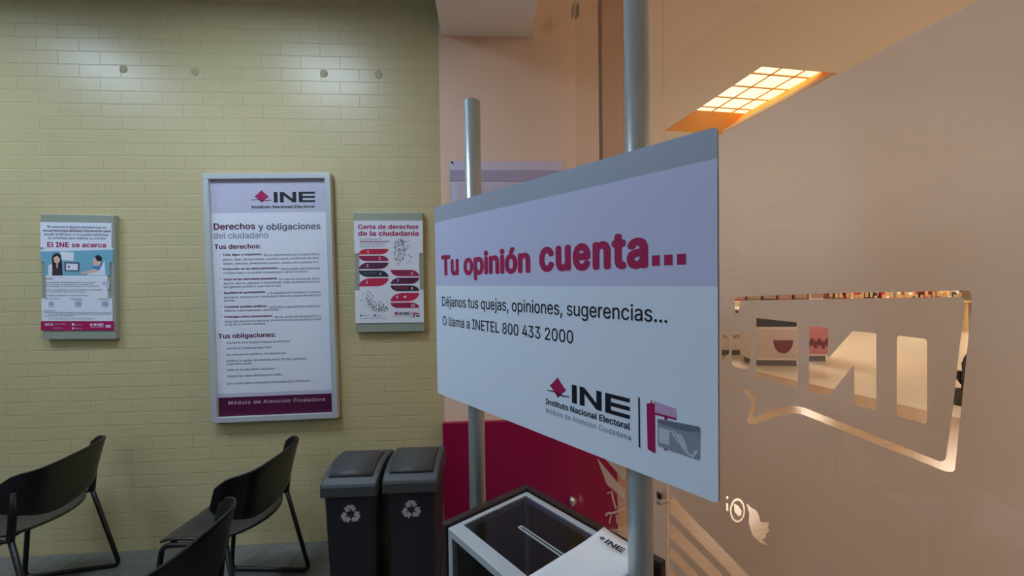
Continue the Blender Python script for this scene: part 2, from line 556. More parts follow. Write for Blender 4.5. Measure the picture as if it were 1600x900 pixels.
pf = pC.dot(e1); pn = pB.dot(e1); pr2 = (pC.dot(e2) + pB.dot(e2)) / 2; pl2 = pD.dot(e2)
def E3(a, c, z): return tuple(Vector(ep(a, c) + (z,)) + off)
oc = [(near_s, l_s), (near_s, r_s), (far_s, r_s), (far_s, l_s)]
pcn = [(pn, pl2), (pn, pr2), (pf, pr2), (pf, pl2)]
for i in range(4):
    j = (i + 1) % 4
    q = MB()
    q.add([E3(*oc[i], MC + .002), E3(*oc[j], MC + .002), E3(*pcn[j], zp), E3(*pcn[i], zp)], [[0, 1, 2, 3]], ORANGE)
    wl_ = q.build('recess_wall', t)
    so = wl_.modifiers.new('thick', 'SOLIDIFY'); so.thickness = .01; so.offset = 0
SKYP = mat('skylight_diffuser', (1, .95, .8), .5, emit=(1.0, 0.93, 0.66), strength=SKYLIGHT)
q = MB(); q.add([E3(*p, zp) for p in pcn] + [E3(*p, zp + .02) for p in pcn], [[0, 1, 2, 3], [4, 5, 6, 7], [0, 1, 5, 4], [1, 2, 6, 5], [2, 3, 7, 6], [3, 0, 4, 7]], SKYP)
q.build('diffuser', t)
GRIDM = mat('skylight_grid_bar', srgb(235, 180, 100), .6)
def bar(a0, a1, c0_, c1_):
    q.prism([ep(a0, c0_), ep(a0, c1_), ep(a1, c1_), ep(a1, c0_)], lambda u, v, d: tuple(Vector((u, v, d)) + off), zp - .012, zp - .001, GRIDM)
q = MB()
for k in range(4):
    a = pn + (pf - pn) * (.14 + k * .25)
    bar(a - .010, a + .010, pl2, pr2)
for f in (.32, .72):
    c = pl2 + (pr2 - pl2) * f
    bar(pn, pf, c - .008, c + .008)
q.build('grid_bar', t)

# mall walls: far wall, right wall, near wall
b = MB(); b.box((-1, 17.0, 0), (18, 17.2, MC), TANW); struct(b.build('wall_mall_far'))
b = MB(); b.box((17.8, -3.7, 0), (18, 17, MC), TANW); struct(b.build('wall_mall_right'))
b = MB(); b.box((1.6, -3.75, 0), (18, -3.6, MC), TANW); struct(b.build('wall_mall_near'))
# dark gap and pink column past the end of the peach wall
c0 = at_depth(941.5, 200, 3.1); c1 = at_depth(1003, 200, 3.1)
b = MB(); b.box((c0.x, 3.1, 0), (c1.x, 3.5, MC), PINKC); struct(b.build('wall_column'))
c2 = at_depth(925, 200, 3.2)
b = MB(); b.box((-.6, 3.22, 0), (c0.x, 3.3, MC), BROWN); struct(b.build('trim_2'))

# ------------------------------------------------------------------ ceiling lamps: brick wall row inferred, the others unseen and added as fill
OFFB = mat('office_fill_diffuser', (1, 1, 1), .5, emit=OFFICE_COLOR, strength=OFFICE_LIGHT * .74)
MALLB = mat('mall_fill_diffuser_dimmer', (1, 1, 1), .5, emit=MALL_COLOR, strength=MALL_LIGHT * .60)
OFFL = mat('office_diffuser', (1, 1, 1), .5, emit=OFFICE_COLOR, strength=OFFICE_LIGHT * 2.05)
MALL = mat('mall_fill_diffuser', (1, 1, 1), .5, emit=MALL_COLOR, strength=MALL_LIGHT * 1.42)
def ceiling_light(loc, sx, sy, m, label, group, rz=0.0, sk_=.02):
    t = empty('ceiling_light', label, 'ceiling light', loc, rz, group)
    f = MB()
    for lo, hi in (((-sx, -sy, -sk_), (sx, -sy + .03, 0)), ((-sx, sy - .03, -sk_), (sx, sy, 0)),
                   ((-sx, -sy + .03, -sk_), (-sx + .03, sy - .03, 0)), ((sx - .03, -sy + .03, -sk_), (sx, sy - .03, 0))):
        f.box(lo, hi, ALUF if sk_ < .05 else INKG)
    f.build('frame', t)
    d = MB(); d.box((-sx + .03, -sy + .03, -.014), (sx - .03, sy - .03, -.004), m); d.build('diffuser', t)
    return t
for x, y in ((-3.05, 1.15), (-1.35, 1.2)):
    ceiling_light((x, y, CEIL), .30, .30, OFFL, 'square office ceiling panel light in the row along the brick wall', 'office ceiling lights', sk_=.10)
for x, y in ((-3.2, -1.0), (-1.5, -1.0), (-3.2, -2.8), (-1.5, -2.8)):  # fill panels added behind the camera to brighten the sign
    ceiling_light((x, y, CEIL), .30, .30, OFFB, 'added square fill panel on the office ceiling behind the viewer', 'added office fill lights behind')
ceiling_light((3.2, .8, MC), .6, .6, MALLB, 'added warm square fill panel on the hall ceiling close to the glass', 'added hall fill light by the glass')  # unseen panel added for warm light near the glass
for x, y in ((6.5, 1.0), (10.5, 4.5), (5.0, 9.5), (10.5, 9.5), (3.4, 13.0), (10.0, 14.0)):  # unseen panels added to give the hall its warm ambient light
    ceiling_light((x, y, MC), .6, .6, MALL, 'added warm square fill panel on the hall ceiling outside', 'added hall fill lights')

# ------------------------------------------------------------------ glass partition with frosted film
sA = glass_uv(1038, 300)[0]; sB = glass_uv(975, 300)[0]; sC = glass_uv(897, 300)[0] - .05
FT = 0.0
for k in range(3):
    pass
zt = [glass_uv(x, y)[1] for x, y in ((1130, 207), (1300, 117), (1500, 13))]
FT = sum(zt) / 3
GROT = math.atan2(GDIR.y, GDIR.x)
def glass_panel(name, s0, s1):
    b = MB(); b.box((s0 + .004, -.005, 0.005), (s1 - .004, .005, CEIL - .005), GLASS)
    return struct(b.build(name, loc=GO, rotz=GROT))
# local x along GDIR, local y = left of GDIR = toward the office (GN)
w1 = glass_panel('window_1', -3.6, sA)
w2 = glass_panel('window_2', sA, sB)
w3 = glass_panel('window_3', sB, sC)

def smooth_closed(pts, it=2):
    for _ in range(it):
        q = []
        for i in range(len(pts)):
            a = pts[i]; c = pts[(i + 1) % len(pts)]
            q.append((a[0] * .75 + c[0] * .25, a[1] * .75 + c[1] * .25))
            q.append((a[0] * .25 + c[0] * .75, a[1] * .25 + c[1] * .75))
        pts = q
    return pts
def rounded(pts, r=.25, n=4):
    """round polygon corners, in pixel space; r in pixels"""
    out = []
    for i, p in enumerate(pts):
        a = Vector(pts[i - 1] + (0,)); p_ = Vector(p + (0,)); c = Vector(pts[(i + 1) % len(pts)] + (0,))
        u = (a - p_); v = (c - p_)
        ru = min(r, u.length * .4); rv = min(r, v.length * .4)
        A = p_ + u.normalized() * ru; B = p_ + v.normalized() * rv
        for k in range(n + 1):
            t = k / n
            q = A * (1 - t) ** 2 + p_ * 2 * t * (1 - t) + B * t * t
            out.append((q.x, q.y))
    return out
def stroke(pts, wd):
    """polyline -> ribbon outline (pixels); wd may be a list"""
    P = [Vector(p + (0,)) for p in pts]; n = len(P)
    wl = wd if isinstance(wd, (list, tuple)) else [wd] * n
    L = []; R = []
    for i in range(n):
        t = (P[min(i + 1, n - 1)] - P[max(i - 1, 0)]).normalized()
        nn = Vector((-t.y, t.x, 0))
        L.append(P[i] + nn * wl[i] / 2); R.append(P[i] - nn * wl[i] / 2)
    return [(p.x, p.y) for p in L] + [(p.x, p.y) for p in reversed(R)]
def ring(cx, cy, rx, ry, n=24, ph=0):
    return [(cx + rx * math.cos(2 * math.pi * k / n), cy + ry * math.sin(2 * math.pi * k / n)) for k in range(n)]

# clear cut-outs, traced on the glass plane: speech bubble, letters, bird, at-sign, stripes
cut_A = []
bubble = [(1166, 612), (1176, 625), (1172, 640), (1168, 652), (1166, 660), (1172, 662), (1195, 652), (1222, 643), (1245, 645), (1300, 667), (1360, 690), (1420, 714), (1462, 731), (1476, 735), (1486, 728), (1490, 705), (1498, 620), (1505, 540), (1511, 475), (1510, 461), (1500, 459), (1440, 459), (1300, 461), (1160, 463), (1151, 467), (1146, 478)]
cut_A.append(rounded([(1145, 490), (1144, 464), (1300, 458), (1512, 454), (1513, 480), (1496, 650), (1487, 738), (1474, 738), (1248, 647), (1225, 646), (1174, 664), (1162, 660), (1172, 628), (1158, 610), (1166, 606), (1180, 626), (1172, 654), (1222, 634), (1250, 636), (1465, 722), (1472, 719), (1482, 648), (1501, 478), (1500, 464), (1300, 467), (1152, 470), (1152, 488)], 6, 3))
cut_A.append([(1178, 497), (1243, 504), (1243, 606), (1178, 587)])
cut_A.append(rounded([(1260, 508), (1290, 513), (1290, 560), (1328, 517), (1365, 521), (1365, 642), (1330, 632), (1330, 570), (1291, 619), (1260, 611)], 2, 2))
cut_A.append(rounded([(1396, 524), (1444, 530), (1444, 664), (1396, 650)], 6, 3))
cut_A.append(rounded([(1140, 517), (1172, 522), (1168, 572), (1160, 578), (1140, 571)], 6, 3))
cut_A.append([(1124, 520), (1136, 528), (1136, 552), (1124, 566)])
# bird
cut_A.append(rounded([(1162, 786), (1171, 794), (1178, 797), (1183, 806), (1185, 816), (1199, 817), (1196, 824), (1199, 830), (1193, 835), (1194, 841), (1186, 843), (1198, 853), (1184, 849), (1172, 836), (1166, 818), (1167, 802)], 2, 2))
# i and at-sign
cut_A.append([(1131, 785), (1135, 788), (1135, 800), (1131, 798)])
cut_A.append(ring(1133, 778, 2, 2.6, 10))
cut_A.append(ring(1149, 798, 12, 19, 28))
AT_IN = ring(1149, 798, 9, 15.5, 28)
AT_DOT = [(1143, 787), (1150, 790), (1156, 799), (1155, 806), (1150, 807), (1144, 800)]
# diagonal stripes
def clip_left(p0, p1, xl):
    return p0
cut_A.append([(1041, 778), (1049, 778), (1172, 905), (1146, 905), (1041, 797)])
cut_A.append([(1041, 812), (1118, 890), (1132, 905), (1110, 905), (1041, 836)])
cut_A.append([(1041, 850), (1094, 905), (1076, 905), (1041, 866)])
cut_A.append([(1041, 884), (1060, 905), (1041, 905)])
cut_C = []
cut_C.append([(934, 706), (958, 706), (974, 738), (974, 752)])
cut_C.append([(931, 716), (974, 768), (974, 790), (946, 756)])
cut_C.append([(974, 700), (974, 728), (962, 702)])
cut_C.append(stroke([(947, 771), (954, 769), (955, 776), (960, 795), (970, 786), (974, 782)], 2.6))
cut_C.append(stroke([(944, 806), (948, 802), (956, 802), (974, 794)], 3.6))
cut_C.append(stroke([(953, 805), (950, 818)], 2.0))
cut_C.append(stroke([(961, 804), (962, 818)], 2.0))

def film(name, s0, s1, holes, islands, parent, base=True):
    cu = bpy.data.curves.new('f', 'CURVE'); cu.dimensions = '2D'; cu.fill_mode = 'BOTH'; cu.extrude = 0.0006
    def spl(pts):
        s = cu.splines.new('POLY'); s.points.add(len(pts) - 1)
        for q, p in zip(s.points, pts): q.co = (p[0], p[1], 0, 1)
        s.use_cyclic_u = True
    if base: spl([(s0, .02), (s1, .02), (s1, FT), (s0, FT)])
    for h in holes + islands:
        uv = [glass_uv(*p) for p in h]
        spl([(min(max(u, s0 + .003), s1 - .003), v) for u, v in uv])
    ob = bpy.data.objects.new('f', cu); col.objects.link(ob)
    dg = bpy.context.evaluated_depsgraph_get()
    me = bpy.data.meshes.new_from_object(ob.evaluated_get(dg))
    bpy.data.objects.remove(ob); bpy.data.curves.remove(cu)
    # curve plane (x, y) -> panel plane (x, z), on the hall side of the glass
    for v in me.vertices:
        x, y, z = v.co
        v.co = (x, -.0066 + z, y)
    me.materials.clear(); me.materials.append(FILM)
    bm = bmesh.new(); bm.from_mesh(me)
    bmesh.ops.remove_doubles(bm, verts=bm.verts, dist=1e-6)
    bmesh.ops.recalc_face_normals(bm, faces=bm.faces)
    bm.to_mesh(me); bm.free()
    me.name = name
    o = bpy.data.objects.new(name, me); col.objects.link(o); o.parent = parent
    o['label'] = 'frosted film with clear cut out shapes'
    return o
film('frosted_film', -3.5, sA - .008, cut_A, [AT_IN, AT_DOT], w1)
film('frosted_film', sA + .008, sB - .008, [], [], w2)
ff_ = film('frosted_film', sB + .008, sC - .008, cut_C, [], w3, base=False)
ff_['label'] = 'frosted film stripes and line figure on clear glass'

# glass clips and knobs
def clip_at(x, y, sz, name, label, m=STEEL, round_=False, parent=None):
    p = glass_pt(x, y)
    if round_:
        q = MB()
        r = sz
        prof = [(r * .6, 0), (r * .6, .012), (r, .016), (r, .034), (r * .8, .040)]
        n = 16; rings = []
        for rr, d in prof:
            rings.append([Vector((rr * math.cos(2 * math.pi * k / n), d + .0055, rr * math.sin(2 * math.pi * k / n))) for k in range(n)])
        q.loft(rings, m)
        o = q.build(name)
    else:
        q = MB(); q.box((-sz, -.016, -sz * 1.1), (sz, -.0085, sz * 1.1), m, .003); q.box((-sz, .0055, -sz * 1.1), (sz, .016, sz * 1.1), m, .003)
        o = q.build(name)
    o.parent = parent; o.location = parent.matrix_basis.inverted() @ p; o.rotation_euler = (0, 0, 0)
    o['label'] = label
    return o
clip_at(899, 17, .030, 'glass_clip', 'steel clip holding the top of the glass near the beam', parent=w3)
clip_at(901, 782, .030, 'glass_knob', 'round steel knob on the glass beside the magenta panel', round_=True, parent=w3)
clip_at(1034, 774, .010, 'glass_clip', 'small dark plate clip on the glass right of the thick pole', m=mat('dark_bronze', srgb(70, 55, 42), .4, .6), parent=w2)
clip_at(1046, 783, .008, 'glass_knob', 'small clear round knob on the glass right of the thick pole', round_=True, parent=w1)

# ------------------------------------------------------------------ wall details on the brick wall
DARKP = mat('dull_plug', srgb(172, 164, 130), .7)
for x, y, which in ((193, 108, 'leftmost of the four in the row'), (305, 112, 'second from left of the four'), (506, 115, 'third from left of the four'), (592, 117, 'rightmost of the four in the row')):
    p = wall_pt(x, y)
    q = MB(); q.lathe([(.022, -.004), (.022, .0006), (.016, .0015)], DARKP, 16)
    o = q.build('wall_plug', loc=p)
    o.rotation_euler = (math.radians(90), 0, WROT)
    tag(o, 'small dull wall plug high on the brick wall, ' + which, 'wall plug', 'wall plugs high on the brick wall')

# ---- tall framed poster
def fit_panel(tl, tr, br, bl_, proud, tilt=None):
    """a wall panel whose FACE stands `proud` in front of the wall, sized to four photo corners"""
    pts = [wall_pt(*p, off=proud) for p in (tl, tr, br, bl_)]
    c = sum(pts, Vector()) / 4
    W = ((pts[1] - pts[0]).length + (pts[2] - pts[3]).length) / 2
    H = ((pts[3] - pts[0]).length + (pts[2] - pts[1]).length) / 2
    dirs = [(p - c).dot(WDIR) for p in pts]
    lean = ((dirs[0] + dirs[1]) - (dirs[2] + dirs[3])) / 2 / H
    return c, W, H, lean
c, W, H, lean = fit_panel((313, 271), (517, 270), (526, 654), (333, 661), .045)
P = Panel(c, WDIR, tilt=math.atan(lean) * .8)
t = empty('framed_poster', 'tall aluminium framed poster listing citizen rights on the brick wall', 'poster', matrix=P.M)
fw = .030; dep = .042
q = MB()
q.box((-W / 2, 0, H / 2 - fw), (W / 2, dep, H / 2), ALUF, .002)
q.box((-W / 2, 0, -H / 2), (W / 2, dep, -H / 2 + fw), ALUF, .002)
q.box((-W / 2, 0, -H / 2 + fw), (-W / 2 + fw, dep, H / 2 - fw), ALUF, .002)
q.box((W / 2 - fw, 0, -H / 2 + fw), (W / 2, dep, H / 2 - fw), ALUF, .002)
q.build('frame', t)
# printed sheet set back in the frame
iw = W / 2 - fw; ih = H / 2 - fw
S = Panel(P.M @ Vector((0, .020, 0)), WDIR, tilt=math.atan(lean) * .8)
S.mb.box((-iw, 0, -ih), (iw, .012, ih), WHITE)
R = lambda y: S.uv(430, y)[1]
S.rect(-iw, R(332), iw, ih, LAV)
S.rect(-iw, -ih, iw, R(618), MAROON)
S.rect(-iw, R(618), iw, R(612), LAV)
a = S.uv(428, 316.5); b2 = S.uv(492, 299.5)
ine_letters(S, a[0], b2[0], a[1], b2[1], INK)
dc = S.uv(409, 307); ine_diamond(S, dc[0], dc[1], .040, .036, MAG, INK)
k1 = .0036
def T(s, xl, xr, y, cap, m, **k): S.ptext(s, xl, y, xr, y, cap, m, **k)
T('Instituto Nacional Electoral', 393, 492, 325, .014, INK, bold=.03)
T('Derechos', 334, 399, 358.5, .034, INKM, bold=.026, spacing=1.03)
T('y obligaciones', 404, 501, 358.5, .034, INKG, bold=.026, spacing=1.03)
T('del ciudadano', 334, 419.5, 372.3, .033, INKG)
T('Tus derechos:', 335, 408, 388.6, .025, INKM, bold=.028, spacing=1.03)
small = [
 (399.4, 'Trato digno y respetuoso. No ser discriminado por tu origen étnico,', 500), (406, 'género, edad, discapacidades, condición social, condiciones de salud,', 499), (412.4, 'religión, opiniones, preferencias sexuales, estado civil o cualquier otro.', 499),
 (421.2, 'Protección de tus datos personales, éstos serán estrictamente', 500), (427, 'confidenciales y no podrán comunicarse o darse a conocer.', 482),
 (437.4, 'Votar en las elecciones populares. El voto es universal, libre,', 500), (443, 'secreto, directo, personal e intransferible. Están prohibidos los actos', 500), (449, 'que generen presión o coacción al voto.', 440),
 (458.5, 'Igualdad de oportunidades y la equidad entre hombres y mujeres', 501), (464.5, 'para tener acceso y ser votado para todos los cargos de elección', 501), (471, 'popular.', 368),
 (480.5, 'Constituir partidos políticos nacionales y agrupaciones políticas y', 501), (486.2, 'afiliarse a ellos individual y libremente.', 436),
 (496, 'Participar como observadores de los actos de preparación y', 502), (502, 'desarrollo del proceso electoral, así como de los que se lleven a cabo', 502), (508, 'el día de la jornada electoral.', 416)]
heads = {399.4: ('Trato digno y respetuoso.', 410), 421.2: ('Protección de tus datos personales,', 436), 437.4: ('Votar en las elecciones populares.', 434), 458.5: ('Igualdad de oportunidades', 415), 480.5: ('Constituir partidos políticos', 417), 496: ('Participar como observadores', 426)}
for y, s, xr in small:
    xl = 348 + (y - 399) * .03
    if y in heads:
        hs, xm = heads[y]
        T(hs, xl, xm, y, .0125, INKM, bold=.03, res=1)
        T(s[len(hs):].strip(), xm + 3, xr, y, .0125, INKG, bold=.005, res=1)
        T('•', xl - 5, xl - 3.5, y, .012, INK, res=1)
    else:
        T(s, xl, xr, y, .0125, INKG, bold=.005, res=1)
T('Tus obligaciones:', 341, 431.5, 527.5, .025, INKM, bold=.028, spacing=1.03)
for y, s, xr in ((536, 'Inscribirte en el Registro Federal de Electores.', 454), (545, 'Solicitar tu Credencial para Votar.', 426), (554.5, 'Dar información verídica y sin alteraciones.', 448), (563.6, 'Notificar tu cambio de domicilio en los 30 días siguientes', 479), (569.8, 'a que éste ocurra.', 394), (578.5, 'Votar en las elecciones populares.', 430), (588, 'Integrar las mesas directivas de casilla.', 441), (598.5, 'Dar un trato digno y respetuoso al personal de la Institución.', 486)):
    T(s, 353.5 + (y - 536) * .02, xr, y, .0125, INKG, bold=.008, res=1)
    if s[0] != 'a': T('-', 349, 350.5, y, .012, INKG, res=1)
T('Módulo de Atención Ciudadana', 357, 508, 629, .019, mat('pale_pink_ink', srgb(214, 190, 206), .5), bold=.01, spacing=1.15)
S.mb.build('printed_sheet', t).matrix_local = Matrix.Translation((0, .020, 0))

# ---- two small poster holders
HOLD = mat('grey_green_holder', srgb(158, 166, 150), .45, .15, noise=.03)
def holder(name, label, corners, proud):
    c, W, H, lean = fit_panel(*corners, proud)
    P = Panel(c, WDIR, tilt=math.atan(lean) * .8)
    t = empty(name, label, 'poster', matrix=P.M)
    q = MB(); q.box((-W / 2, .004, -H / 2), (W / 2, proud, H / 2), HOLD, .003)
    q.build('holder', t)
    return P, t, W, H
def pill(P, x0, x1, y0, y1, m, flip, layer=2):
    """leaf-shaped bar: two opposite corners rounded"""
    a = P.uv(x0, y1); b_ = P.uv(x1, y0)
    u0, v0 = a; u1, v1 = b_; h = v1 - v0
    pts = []
    def arc(cx, cy, a0, a1, rx):
        for k in range(7):
            an = math.radians(a0 + (a1 - a0) * k / 6); pts.append((cx + rx * math.cos(an), cy + h * math.sin(an)))
    r = min(h * 1.4, (u1 - u0) * .4)
    if flip:      # top-left rounded, bottom-right rounded
        pts += [(u0, v0)]; arc(u1 - r, v1, -90, 0, r); pts += [(u1, v1)]; arc(u0 + r, v0, 90, 180, r)
    else:         # bottom-left and top-right rounded
        arc(u0 + r, v1, 180, 270, r); pts += [(u1, v0)]; arc(u1 - r, v0, 0, 90, r); pts += [(u0, v1)]
    P.poly(pts, m, layer)

P, t, W, H = holder('wall_poster', 'small poster with ten red and purple numbered bars, right of the tall framed poster', ((552, 331.5), (661, 331.5), (662, 518), (556, 519.5)), .035)
pw = W / 2
yt = P.uv(605, 344.8)[1]; yb = P.uv(605, 504.5)[1]
n0 = P.uv(605, 396)[1]; n1 = P.uv(605, 453)[1]
P.mb.box((-pw + .001, -.0000, n0), (pw - .001, .004, yt), WHITE)
P.mb.box((-pw + .028, -.0000, n1), (pw - .022, .004, n0), WHITE)
P.mb.box((-pw + .001, -.0000, yb), (pw - .001, .004, n1), WHITE)
P.ptext('Carta de derechos', 559.5, 357.6, 654, 357.6, .024, MAG, bold=.032, spacing=1.04)
P.ptext('de la ciudadanía', 559.5, 368.2, 654, 368.2, .026, MAG, bold=.032, spacing=1.04)
P.ptext('En los Módulos del', 562, 374.5, 597, 374.5, .008, INKG, res=1)
P.ptext('Instituto Nacional Electoral', 562, 378.5, 608, 378.5, .009, MAG, bold=.03, res=1)
P.ptext('tu ciudadanía tienes los', 562, 382.3, 602, 382.3, .008, INKG, res=1)
P.ptext('siguientes derechos:', 562, 386.2, 597, 386.2, .008, INKG, res=1)
pc = [mat('bar_' + n, srgb(*c_), .45, noise=.03) for n, c_ in (('crimson', (205, 32, 66)), ('raspberry', (160, 34, 80)), ('plum', (104, 32, 74)), ('charcoal', (50, 40, 56)), ('rose', (196, 36, 80)))]
yy = [(322, 358), (366, 402), (410, 452), (460, 503), (510, 563)]
for i, (a_, b_) in enumerate(yy):
    f = lambda v: 310 + v * .2443
    x0, x1 = 560.8, 607
    pill(P, x0, x1, f(a_), f(b_), pc[i], i in (0, 2, 4))
    nx = (574, 592, 573, 593, 572)[i]
    m_ = (f(a_) + f(b_)) / 2 + 2.2
    P.ptext(str(i + 1), nx, m_, nx + 2.6, m_, .016, WHITE, bold=.03)
    xs_ = (nx + 5, nx + 29) if i in (0, 2, 4) else (nx - 27, nx - 4)
    for yy_ in (m_ - 4, m_ - 1.5): P.ppoly([(xs_[0], yy_ - .5), (xs_[1], yy_ - .5), (xs_[1], yy_ + .3), (xs_[0], yy_ + .3)], pc[(i + 1) % 5] if i != 3 else INKG, 3)
yy = [(456, 499), (506, 548), (556, 595), (604, 659), (666, 702)]
for i, (a_, b_) in enumerate(yy):
    x0, x1 = 610.5, 655
    pill(P, x0, x1, f(a_), f(b_), (pc[1], pc[2], pc[3], pc[4], pc[1])[i], i not in (0, 2, 4))
    nx = (642.5, 620.5, 642.5, 619, 642)[i]
    m_ = (f(a_) + f(b_)) / 2 + 2.2
    P.ptext(str(i + 6), nx, m_, nx + (2.8 if i < 4 else 6), m_, .016, WHITE, bold=.03)
    xs_ = (nx + 6, nx + 29) if i in (1, 3) else (nx - 27, nx - 4)
    for yy_ in (m_ - 4, m_ - 1.5): P.ppoly([(xs_[0], yy_ - .5), (xs_[1], yy_ - .5), (xs_[1], yy_ + .3), (xs_[0], yy_ + .3)], pc[(i + 2) % 5], 3)
    if i == 3: P.ppoly([(630, f(634)), (634, f(618)), (635, f(636))], WHITE, 4)
# tiny crowd of figures in two clusters
random.seed(3)
CR = [INK, INKG, INKM, MAG]
for cx, cy, ax, ay, n in ((624, 394, 9, 20, 95), (631, 384, 10, 10, 30), (578, 468, 6, 14, 45), (590, 480, 10, 8, 50), (600, 484, 8, 5, 25), (640, 404, 12, 10, 8), (570, 470, 9, 16, 8)):
    for _ in range(n):
        a_ = random.random() * 2 * math.pi; r_ = math.sqrt(random.random())
        x = cx + ax * r_ * math.cos(a_); y = cy + ay * r_ * math.sin(a_)
        h = random.uniform(1.6, 2.6)
        P.ppoly([(x - .45, y), (x + .45, y), (x + .3, y - h), (x - .3, y - h)], random.choice(CR[:3] if random.random() < .9 else CR), 3)
a = P.uv(624, 492); b_ = P.uv(641, 487.5)
ine_letters(P, a[0], b_[0], a[1], b_[1], INK)
dc = P.uv(619.5, 489.5); ine_diamond(P, dc[0], dc[1], .012, .011, MAG, INK)
P.ptext('Instituto Nacional Electoral', 615, 494.6, 641, 494.6, .005, INKG, res=1)
P.ppoly([(643, 487), (643.6, 487), (643.6, 497), (643, 497)], INK, 3)
P.ppoly([(646, 488), (648, 488), (648, 496.5), (646, 496)], MAG, 3); P.ppoly([(648, 488.5), (655, 489), (655, 491), (648, 490.5)], MAG, 3); P.ppoly([(650, 492), (656, 492.3), (656, 495), (650, 494.7)], INKG, 3)
BLUE = mat('blue_ink', srgb(60, 130, 170), .5)
P.ppoly(ring(564, 493, 2, 1.6, 10), BLUE, 3); P.ppoly([(584, 491.3), (587, 491.3), (587, 494.6), (584, 494.6)], INKG, 3)
P.ptext('@INEMexico', 567.5, 494, 576, 494, .007, INKG, res=1); P.ptext('@INEMexico', 588, 494, 597, 494, .007, INKG, res=1)
P.ptext('www.ine.mx   INETEL 800 433 2000', 562, 498, 603, 498, .006, INKG, res=1)
P.mb.build('printed_sheet', t)

P, t, W, H = holder('wall_poster', 'small poster with a blue picture of two people, leftmost on the brick wall', ((62.7, 335), (177.5, 335), (179, 530.5), (65, 530.5)), .035)
pw = W / 2
fx = lambda v: 30 + v * .289
fy = lambda v: 300 + v * .289
V = lambda y: P.uv(120, y)[1]
P.mb.box((-pw + .001, 0, V(fy(378))), (pw - .012, .004, V(fy(165))), WHITE)
P.mb.box((-pw + .025, 0, V(fy(575))), (pw - .035, .004, V(fy(378))), WHITE)
P.mb.box((-pw + .001, 0, V(fy(748))), (pw - .012, .004, V(fy(575))), WHITE)
TEAL = mat('teal_print', srgb(118, 176, 196), .5, noise=.05)
SKIN = mat('skin_print', srgb(226, 186, 166), .5)
HAIR = mat('hair_print', srgb(36, 28, 40), .5)
JACK = mat('jacket_print', srgb(58, 44, 60), .5)
SHIRT = mat('shirt_print', srgb(86, 130, 186), .5)
LAPT = mat('laptop_print', srgb(70, 74, 90), .5)
def pp(pts, m, l=2): P.ppoly([(fx(a), fy(b_)) for a, b_ in pts], m, l)
pp([(116, 300), (508, 300), (508, 378), (490, 378), (490, 452), (138, 452), (138, 378), (116, 378)], TEAL, 1)
pp([(116, 285), (200, 285), (116, 312)], WHITE, 2); pp([(116, 300), (508, 300), (508, 312), (116, 322)], WHITE, 2)
pp([(222, 322), (295, 326), (295, 372), (230, 368)], WHITE, 2)
pp([(158, 395), (180, 388), (180, 452), (158, 452)], WHITE, 2)
pp([(178, 350), (188, 334), (208, 330), (226, 342), (232, 380), (234, 450), (180, 450)], HAIR, 3)
pp([(186, 356), (206, 344), (222, 360), (220, 378), (206, 390), (190, 378)], SKIN, 4)
pp([(182, 408), (200, 396), (214, 396), (232, 408), (236, 451), (178, 451)], JACK, 5); pp([(200, 392), (212, 392), (207, 418)], SKIN, 6)
pp([(246, 378), (326, 380), (326, 430), (246, 428)], LAPT, 3); pp([(254, 386), (318, 388), (318, 424), (254, 422)], WHITE, 4)
P.ptext('INE', fx(276), fy(411), fx(312), fy(411), .009, INK, bold=.03); pp([(262, 404), (269, 397), (276, 405), (269, 412)], MAG, 5)
pp([(410, 345), (432, 340), (450, 355), (446, 376), (420, 372)], HAIR, 4)
pp([(400, 362), (412, 356), (444, 372), (436, 398), (416, 402), (402, 388)], SKIN, 3)
pp([(396, 405), (432, 398), (450, 380), (464, 400), (466, 450), (398, 440)], SHIRT, 3); pp([(430, 430), (462, 370), (468, 450)], WHITE, 4)
pp([(330, 436), (400, 420), (430, 424), (420, 434), (340, 444)], SKIN, 5); pp([(400, 416), (440, 425), (466, 450), (366, 450)], WHITE, 4)
P.ptext('El INE se acerca', fx(152), fy(298), fx(470), fy(298), .025, MAG, bold=.028, spacing=1.03)
for y, s, a_, b_ in ((196, 'Si conoces a alguna persona que se', 152, 470), (216, 'encuentra imposibilitada físicamente para', 128, 494), (236, 'acudir al Módulo o no pueda manifestar', 136, 486), (256, 'su voluntad para realizar su trámite', 156, 468)):
    P.ptext(s, fx(a_), fy(y), fx(b_), fy(y), .014, INKG if y != 216 else INKM, bold=.012, res=1)
P.ptext('Solicita:', fx(142), fy(472), fx(184), fy(472), .008, MAG, bold=.02, res=1)
for y, a_, b_, s in ((492, 142, 414, 'Que personal del Módulo acuda a su domicilio'), (503, 142, 400, 'para realizar el trámite de su Credencial,'), (513, 142, 436, 'presentando un escrito firmado por un familiar'), (532, 142, 448, 'o tutor, acompañado de los documentos de identidad'), (543, 142, 364, 'y el comprobante médico que corresponda.'), (563, 142, 376, 'El trámite es gratuito y sin intermediarios.')):
    P.ptext(s, fx(a_), fy(y), fx(b_), fy(y), .0075, INKG, res=1)
for a_, b_ in ((160, 188), (302, 340), (446, 484)):
    pp([(a_, 592), (b_, 592), (b_, 624), (a_, 624)], LAV, 2); pp([(a_ + 5, 598), (b_ - 5, 598), (b_ - 5, 601), (a_ + 5, 601)], INKG, 3); pp([(a_ + 5, 608), (b_ - 5, 608), (b_ - 5, 611), (a_ + 5, 611)], INKG, 3)
pp([(450, 482), (488, 482), (488, 526), (470, 526), (470, 510), (450, 500)], LAV, 2)
